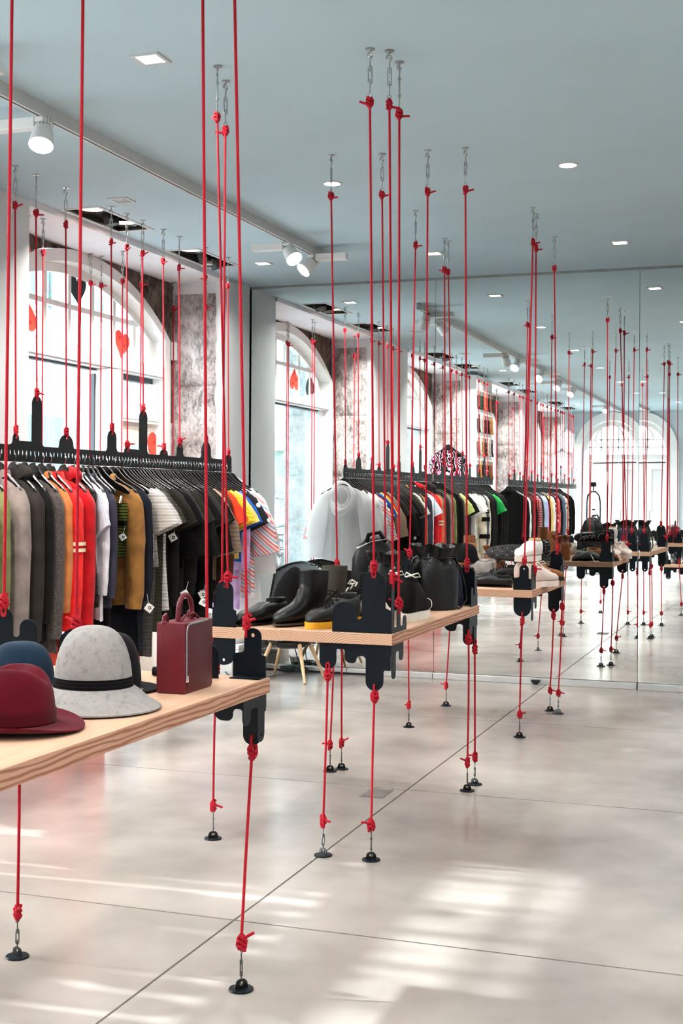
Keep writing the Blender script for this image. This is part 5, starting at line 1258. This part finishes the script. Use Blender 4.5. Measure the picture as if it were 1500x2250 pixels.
shoe('tall_boot', 'tan leather boot standing behind the black heap', (-1.86, 7.915, TZ), R(184), tan, 'boot', L=.23, w=.038, st=.008, heel=.03, shaft=.225, shaft_r=(.032, .036), group=G)
shoe('trainer', 'white leather trainer with a red heel tab propped on the heap', (-1.42, 7.64, TZ+.142), R(255), lea_w, 'sneaker', L=.27, w=.05, st=.03, sole=M_RUB, lining=beige, group=G)
shoe('sneaker', 'pale pink padded sneaker lying at the table edge', (-1.435, 7.30, TZ), R(62), pk, 'sneaker', L=.285, w=.052, st=.032, sole=pk, laces=F('pink_lace', (224, 206, 200)), group=G)
shoe('sneaker', 'second pale pink padded sneaker beside its twin', (-1.50, 7.42, TZ), R(66), pk, 'sneaker', L=.285, w=.052, st=.032, sole=pk, laces=MATS['pink_lace'], group=G)
shoe('flat_sandal', 'beige flat sandal with a thin strap behind the pale sneakers', (-1.60, 7.80, TZ), R(8), beige, 'flat', L=.25, w=.042, st=.012, straps=beige, group=G)
shoe('low_shoe', 'gold leather shoe by the mirror end bracket', (-1.60, 7.90, TZ), R(6), gold, 'low', L=.24, w=.042, st=.014, group=G)
shoe('low_shoe', 'brown suede shoe at the aisle edge of the mirror end', (-1.58, 8.005, TZ), R(3), brn, 'low', L=.25, w=.044, st=.02, group=G)
bucket('small cognac brown drawstring bag by the mirror end of the shoe table', -1.785, 8.085, .07, .20, brnbag, rz=R(80))
shoe('tall_boot', 'brown suede boot at the clothes side corner of the mirror end', (-1.90, 8.055, TZ), R(182), brn, 'boot', L=.23, w=.038, st=.008, heel=.03, shaft=.27, shaft_r=(.034, .038), group=G)
shoe('trainer', 'chunky pale grey trainer piled behind the brown bag', (-1.71, 7.78, TZ), R(175), F('pale_grey_mesh', (206, 200, 194)), 'sneaker', L=.28, w=.052, st=.035, sole=M_RUB, laces=lace_k, group=G)
shoe('trainer', 'black studded trainer on top of the pile at the mirror end', (-1.39, 7.85, TZ+.125), R(178), F('stud_black', (26, 26, 28), 'floral', (150, 150, 150), scale=4), 'sneaker', L=.28, w=.05, st=.03, laces=lace_k, group=G)
cb = thing('clutch_bag', 'crumpled black leather bag with white laces at the mirror edge', 'bag', (-1.555, 8.125, TZ), 0, 'bags on the tables')
rs = []; cr = random.Random(9)
for k in range(9):
    u = k/8; x = -.13+.25*u; hh = .085*sin(pi*min(.95, max(.06, u*.9+.05)))**.6
    rs.append([(x+cr.uniform(-.006, .006), (.05+cr.uniform(-.008, .008))*cos(2*pi*i/18), max(.001, hh*.5+(hh*.52+cr.uniform(-.007, .007))*sin(2*pi*i/18))) for i in range(18)])
MB().rings(rs).build('body', L_BLACK, cb, angle=80)
MB().tube([(.02, .05, .06), (.04, .062, .03), (.05, .068, .004), (.09, .075, .004)], .003, 6).build('lace', lace_w, cb)
cap = thing('cap', 'black cloth cap on top of the pile, seen in the mirror', 'hat', (-1.90, 7.785, TZ+.112), R(200))
MB().lathe([(.075, 0), (.078, .02), (.072, .07), (.058, .098), (.035, .112), (.01, .118), (.001, .118)], 24).build('crown', F('black_cap', (24, 24, 26)), cap, angle=60)
MB().plate([(.08*cos(a), .08*sin(a)) for a in [R(-60+12*k) for k in range(11)]]+[(.15*cos(a)+.0, .085*sin(a)) for a in [R(60-12*k) for k in range(11)]], [], (0, 0, .012), (1, 0, 0), (0, 1, 0), .004).build('peak', MATS['black_cap'], cap, smooth=False)
# shoes on the low table
shoe('boot', 'black laced boot on the low table, seen in the mirror', (-2.02, -.86, .4005), R(60), blk2, 'boot', L=.28, w=.05, st=.03, shaft=.22, laces=lace_k, group='boots on the low table')
shoe('boot', 'second black laced boot on the low table, seen in the mirror', (-1.86, -.90, .4005), R(66), blk2, 'boot', L=.28, w=.05, st=.03, shaft=.22, laces=lace_k, group='boots on the low table')

# ------------------------------------------------------------------ corner by the mirror: chair, boxes, bowl, cables
chr_ = thing('shell_chair', 'black mesh shell chair on slanted wooden legs by the mirror', 'chair', (-3.50, 8.92, 0))
mesh_m = NT('black_mesh'); mesh_m.set((30, 32, 34), .6); vv = mesh_m.coord((1, 1, 1)); ch1 = mesh_m.n('ShaderNodeTexChecker'); ch1.inputs['Scale'].default_value = 110; mesh_m.l(vv, ch1.inputs[0])
mesh_m.l(mesh_m.ramp(ch1.outputs[1], [(0, lin((20, 22, 24))), (1, lin((62, 66, 70)))]), mesh_m.b.inputs['Base Color'])
rows = []
for k in range(13):
    v = k/12; row = []
    for i in range(17):
        u = -1+2*i/16
        if v < .45:
            q = v/.45; zb = .30+.09*u*u+.06*(1-q)*abs(u)+.012*(1-q); yb = -.20+.36*q; xb = u*(.17+.07*q)
        else:
            q = (v-.45)/.55; yb = .16+.07*sin(q*pi/2)-.05*u*u; zb = .30+.09*u*u+.555*q-.16*q*u*u; xb = u*(.245-.015*q-.03*q*q)
        row.append((xb, yb, zb))
    rows.append(row)
m = MB(); m.grid(rows); m.grid([[(p[0], p[1]+.012, p[2]-.008) for p in r][::-1] for r in rows]); m.build('shell', mesh_m.m, chr_, angle=60)
rimp = [rows[0][i] for i in range(17)]+[rows[k][16] for k in range(1, 13)]+[rows[12][i] for i in range(15, -1, -1)]+[rows[k][0] for k in range(11, 0, -1)]
MB().tube(rimp, .008, 6, closed=True).build('shell_rim', M_BLACK, chr_)
MB().lathe([(.10, .0), (.15, .02), (.17, .05), (.16, .06)], 20, (0, -.0, .235)).build('base_pan', M_BLACK, chr_)
leg_m = plain('beech', (208, 170, 128), .5, var=.08)
for sx in (1, -1):
    for sy in (1, -1): MB().tube([(sx*.11, sy*.10, .27), (sx*.20, sy*.20-.02, .004)], [.016, .010], 12).build('leg', leg_m, chr_)
M_CARD = plain('white_card', (218, 216, 212), .7, var=.02)
for (x, y, z, sx, sy, sz, rz, lab) in [(-3.98, 8.86, 0, .13, .18, .15, .1, 'white cardboard box on the floor behind the chair, outermost'), (-3.91, 9.11, 0, .15, .16, .14, -.12, 'white cardboard box on the floor closest to the mirror'), (-3.96, 8.92, .1505, .16, .2, .09, .05, 'white cardboard box stacked on the other boxes')]:
    b = thing('cardboard_box', lab, 'box', (x, y, z), rz, 'white boxes in the corner')
    MB().box(-sx/2, sx/2, -sy/2, sy/2, 0, sz).build('carton', M_CARD, b, bevel=.002)
    MB().box(-sx/2-.001, sx/2+.001, -sy/2-.001, sy/2+.001, sz-.03, sz-.027).build('lid_seam', plain('card_seam', (150, 148, 146), .8), b, smooth=False)
wbag = thing('plastic_bag', 'crumpled translucent white bag lying on the boxes', 'bag', (-3.98, 9.02, .2415), 0)
pr = random.Random(4)
MB().rings([[((.11-.05*abs(k-2.2)/3)*(1+pr.uniform(-.15, .15))*cos(2*pi*i/16), (.11-.05*abs(k-2.2)/3)*(1+pr.uniform(-.15, .15))*sin(2*pi*i/16), .002+.028*k) for i in range(16)] for k in range(6)]).build('film', plain('bag_film', (226, 226, 228), .35, var=.03), wbag, angle=25)
cup = thing('paper_bowl', 'small white paper bowl with green specks on the floor', 'bowl', (-3.78, 8.94, 0))
MB().lathe([(.040, .001), (.048, .035), (.053, .052), (.053, .056), (.05, .056), (.046, .035)], 24).build('bowl', F('speck_paper', (226, 228, 224), 'floral', (120, 160, 140), scale=2.2), cup)
MB().lathe([(.054, .052), (.054, .060), (.050, .064)], 24).build('lid', M_TAG, cup)
M_CABLE = plain('cable_black', (36, 52, 56), .5)
cbn = thing('cable_bundle', 'tangled bundle of dark cable on the floor under the chair', 'cable', (-3.59, 9.215, 0))
kr = random.Random(2); p = []
for k in range(120):
    a = k*.42; rr = .055+.028*sin(k*.9)+kr.uniform(-.012, .012)
    p.append((rr*1.35*cos(a), rr*.75*sin(a), .008+.035*(.5+.5*sin(k*.37))+.02*abs(sin(a))))
MB().tube(p, .0042, 6).build('coil', M_CABLE, cbn)
MB().tube([(.05, 0, .03), (.02, .05, .09), (.0, .02, .2), (.01, -.02, .27)], .0042, 6).build('lead', M_CABLE, cbn)
cb2 = thing('power_cable', 'thin dark cable trailing along the floor past the boxes', 'cable', (-3.95, 8.72, 0))
MB().tube([(-.05, .1, .06), (.02, .02, .04), (.10, -.02, .006), (.2, .05, .005), (.28, .22, .005), (.31, .33, .01)], .004, 6).build('lead', M_CABLE, cb2)
rbg = thing('paper_bag', 'bright red paper bag standing below the red sweaters', 'bag', (-3.62, 5.72, 0), R(10))
MB().box(-.17, .17, -.09, .09, 0, .58).build('body', M_RED, rbg, smooth=False)
for sy in (-.09, .09): MB().tube([(-.07, sy, .57), (-.06, sy, .66), (0, sy, .69), (.06, sy, .66), (.07, sy, .57)], .005, 6).build('handle', M_RED2, rbg)
rbg = thing('paper_bag', 'second red paper bag beside the first', 'bag', (-3.60, 6.02, 0), R(-8))
MB().box(-.15, .15, -.08, .08, 0, .60).build('body', M_RED, rbg, smooth=False)
for sy in (-.08, .08): MB().tube([(-.07, sy, .59), (-.06, sy, .68), (0, sy, .71), (.06, sy, .68), (.07, sy, .59)], .005, 6).build('handle', M_RED2, rbg)
# frame stand near the rear door
st = thing('display_stand', 'tall black rounded tube frame with crossbars near the rear door', 'stand', (-3.35, -4.6, 0))
lp = [(-.12, 0, .01), (-.12, 0, 1.28), (-.10, 0, 1.40), (-.04, 0, 1.47), (.04, 0, 1.47), (.10, 0, 1.40), (.12, 0, 1.28), (.12, 0, .01)]
MB().tube(lp, .016, 8).build('loop', M_BLACK, st)
for z in (.4, .9): MB().tube([(-.12, 0, z), (.12, 0, z)], .008, 8).build('crossbar', M_BLACK, st)
for z in (.62, 1.15): MB().box(-.02, .03, -.02, .02, z-.012, z+.012).build('knob', M_BLACK, st, smooth=False)
MB().box(-.05, .05, -.05, .05, 1.56, 1.64).build('top_block', M_BLACK, st, smooth=False); MB().tube([(0, 0, 1.46), (0, 0, 1.58)], .01, 8).build('stem', M_BLACK, st)
MB().box(-.17, .17, -.12, .12, 0, .012).build('base', M_BLACK, st, smooth=False)

# ------------------------------------------------------------------ the street outside
street = setting('street_ground')
M_PAVE = plain('grey_paving', (120, 122, 122), .9, var=.06, vs=1)
MB().box(-60, -4.98, -60, 60, -.25, -.10).build('paving', M_PAVE, street, smooth=False)
MB().box(-4.98, 40, -60, -6.4, -.25, -.10).build('paving', M_PAVE, street, smooth=False)
M_FAC = plain('cream_render', (196, 190, 178), .9, var=.03, vs=1); M_FAC2 = plain('grey_render', (140, 140, 138), .9, var=.03); M_SHUT = plain('green_shutter', (74, 98, 92), .7); M_DGL = plain('shop_glass', (24, 40, 46), .15, spec=.2); M_PINK = plain('pink_render', (226, 204, 194), .9, var=.03)
fc = thing('building', 'pale rendered building with cornice and shutters across the street', 'building', (-12.4, 19, -.1))
FY0, FY1 = 4, 36
g_ = tuple(fc.location)
MB().box(-12.8, -12, FY0, FY1, -.1, 7.6).build('wall', M_FAC, fc, g_, smooth=False)
for z0, z1, dx in ((3.98, 4.12, .22), (3.86, 3.98, .12), (3.30, 3.40, .06), (7.5, 7.7, .25)): MB().box(-12.0, -12+dx, FY0, FY1, z0, z1).build('cornice', M_FAC2, fc, g_, smooth=False)
yy = FY0+.6
while yy < FY1-1.4:
    MB().box(-12.02, -11.985, yy, yy+.62, 4.55, 6.2).build('window', M_DGL, fc, g_, smooth=False)
    for s in (-1, 1):
        c = yy+.31+s*.50
        MB().box(-12.0, -11.955, c-.17, c+.17, 4.5, 6.25).build('shutter', M_SHUT, fc, g_, smooth=False)
    MB().box(-12, -11.9, yy-.05, yy+.67, 4.42, 4.5).build('sill', M_FAC2, fc, g_, smooth=False)
    for q in range(5): MB().box(-12, -11.86, yy-.3+q*.33, yy-.22+q*.33, 3.74, 3.86).build('bracket', M_FAC2, fc, g_, smooth=False)
    MB().box(-12.02, -11.97, yy-.25, yy+1.1, .3, 2.7).build('shop_pane', M_DGL, fc, g_, smooth=False)
    yy += 1.75
fl = tag(MB().box(-24, -18, -30, -16, -.1, 3.6).build('building', plain('mint_render', (110, 150, 144), .9, var=.05, vs=1), None, smooth=False), 'low mint green building far down the street, seen in the mirror', 'building')
ks = thing('kiosk', 'small green kiosk with a pointed roof down the street', 'kiosk', (-14.2, -11.5, -.1))
MB().box(-1.6, 1.6, -1.6, 1.6, 0, 2.6).build('wall', plain('mint_paint', (90, 136, 128), .8, var=.05), ks, smooth=False)
MB().lathe([(2.2, 2.6), (2.1, 2.75), (.9, 3.6), (.35, 4.4), (.02, 5.4)], 8).build('roof', plain('mint_roof', (70, 118, 110), .8), ks, smooth=False)
for k in (-.8, .3): MB().box(1.6, 1.62, k, k+.6, .8, 2.0).build('window', M_DGL, ks, smooth=False)
rb2 = thing('building', 'pale pink building behind the rear door', 'building', (0, -14, -.1))
MB().box(-12, 12, -1, 0, 0, 5.2).build('wall', M_PINK, rb2, smooth=False)
for k in range(8):
    MB().box(-9+k*2.2, -8+k*2.2, -.02, .03, 2.4, 4.2).build('window', M_FAC, rb2, smooth=False)
    MB().box(-9+k*2.2, -8+k*2.2, -.02, .03, .3, 1.9).build('window', M_FAC, rb2, smooth=False)
sg = thing('street_sign', 'round street sign with a red ring and small pictures on a pole', 'sign', (-6.5, 1.43, -.1), R(-72)+pi/2+R(10))
MB().tube([(0, .02, 0), (0, .02, 2.1)], .025, 10).build('pole', M_STEEL, sg)
MB().lathe([(.215, 0), (.215, .01)], 32).xf(Matrix.Translation((0, 0, 1.80)) @ Matrix.Rotation(pi/2, 4, 'X')).build('plate', plain('sign_red', (190, 40, 40), .5), sg)
MB().lathe([(.180, 0), (.180, .004)], 32).xf(Matrix.Translation((0, -.010, 1.80)) @ Matrix.Rotation(pi/2, 4, 'X')).build('face', M_VINYL, sg)
pm = MB(); pm.box(-.05, .05, -.017, -.0145, 1.83, 1.87); pm.box(.03, .07, -.017, -.0145, 1.82, 1.845)
for c in (-.03, .04): pm.plate(circ(c, 1.825, .014, 10), [], (0, -.0155, 0), (1, 0, 0), (0, 0, 1), .003)
for c in (-.045, .045): pm.plate(circ(c, 1.715, .026, 14), [circ(c, 1.715, .02, 14)], (0, -.0155, 0), (1, 0, 0), (0, 0, 1), .003)
pm.plate([(-.045, 1.715), (-.01, 1.765), (.03, 1.765), (.045, 1.72), (.025, 1.75), (-.005, 1.75)], [], (0, -.0155, 0), (1, 0, 0), (0, 0, 1), .003)
pm.build('pictogram', M_BLACK, sg, smooth=False)
M_BIKE = [plain('bike_teal', (16, 52, 56), .4), plain('bike_black', (10, 14, 16), .4), plain('bike_silver', (50, 62, 64), .4)]
def bike(x, y, rz, label, mat):
    o = thing('bicycle', label, 'bicycle', (x, y, -.1), rz, 'bicycles parked in the street')
    for cx in (-.5, .5):
        MB().tube([(cx+.33*cos(2*pi*k/24), 0, .34+.33*sin(2*pi*k/24)) for k in range(24)], .024, 6, closed=True).build('wheel', M_BLACK, o)
        sp = MB()
        for k in range(8): sp.tube([(cx, 0, .34), (cx+.32*cos(pi*k/4), 0, .34+.32*sin(pi*k/4))], .003, 4)
        sp.build('spokes', M_STEEL, o)
    f = MB()
    for a, b in (((-.5, .34), (-.12, .32)), ((-.12, .32), (-.26, .82)), ((-.5, .34), (-.24, .74)), ((-.12, .32), (.34, .78)), ((-.24, .74), (.33, .84)), ((.5, .34), (.32, .95))): f.tube([(a[0], 0, a[1]), (b[0], 0, b[1])], .022, 8)
    f.build('frame', mat, o)
    MB().tube([(.22, -.26, 1.0), (.33, -.2, .98), (.32, 0, .96), (.33, .2, .98), (.22, .26, 1.0)], .011, 8).build('handlebar', M_STEEL, o)
    MB().rings([ringp((-.40, .86), 0, .02, .012), ringp((-.30, .87), 0, .07, .022), ringp((-.12, .87), 0, .018, .012)]).build('saddle', M_BLACK, o)
    bk = MB(); bk.box(.40, .66, -.15, .15, .74, .76)
    for q in range(5):
        bk.box(.40+.06*q, .412+.06*q, -.155, -.145, .74, .94); bk.box(.40+.06*q, .412+.06*q, .145, .155, .74, .94)
    bk.box(.39, .67, -.157, -.143, .93, .95); bk.box(.39, .67, .143, .157, .93, .95); bk.build('basket', mat, o, smooth=False)
bike(-6.2, 2.2, R(100), 'teal bicycle parked closest to the shop window', M_BIKE[0])
bike(-6.7, 1.6, R(80), 'black bicycle parked behind the teal one', M_BIKE[1])
bike(-7.2, .6, R(110), 'silver bicycle parked furthest along the row', M_BIKE[2])
car = thing('car', 'white car parked in the street beyond the bicycles', 'car', (-8.8, -1.6, -.1), R(80))
rs = []
for x, hw, z0, z1 in ((-2.1, .6, .35, .7), (-2.0, .8, .25, .9), (-1.2, .86, .22, .95), (.9, .86, .22, .95), (1.8, .8, .24, .85), (2.1, .6, .35, .65)):
    rs.append([(x, hw*math.copysign(abs(cos(a))**.4, cos(a)), (z0+z1)/2+(z1-z0)/2*math.copysign(abs(sin(a))**.4, sin(a))) for a in [2*pi*i/20 for i in range(20)]])
MB().rings(rs).build('body', plain('car_white', (236, 238, 238), .3, var=0), car)
rs = []
for x, hw, z0, z1 in ((-1.7, .66, .9, .95), (-1.2, .72, .9, 1.42), (.2, .72, .9, 1.46), (.95, .68, .9, .96)):
    rs.append([(x, hw*math.copysign(abs(cos(a))**.4, cos(a))*(1 if sin(a) < 0 else .88), (z0+z1)/2+(z1-z0)/2*math.copysign(abs(sin(a))**.4, sin(a))) for a in [2*pi*i/20 for i in range(20)]])
MB().rings(rs).build('cabin', plain('car_glass', (150, 172, 176), .1), car)
MB().box(-1.1, .3, -.62, .62, 1.44, 1.475).build('roof', MATS['car_white'], car, bevel=.01)
for x in (-1.3, 1.3):
    for s in (-1, 1): MB().tube([(x, s*.68, .31), (x, s*.87, .31)], .31, 20).build('wheel', M_BLACK, car)
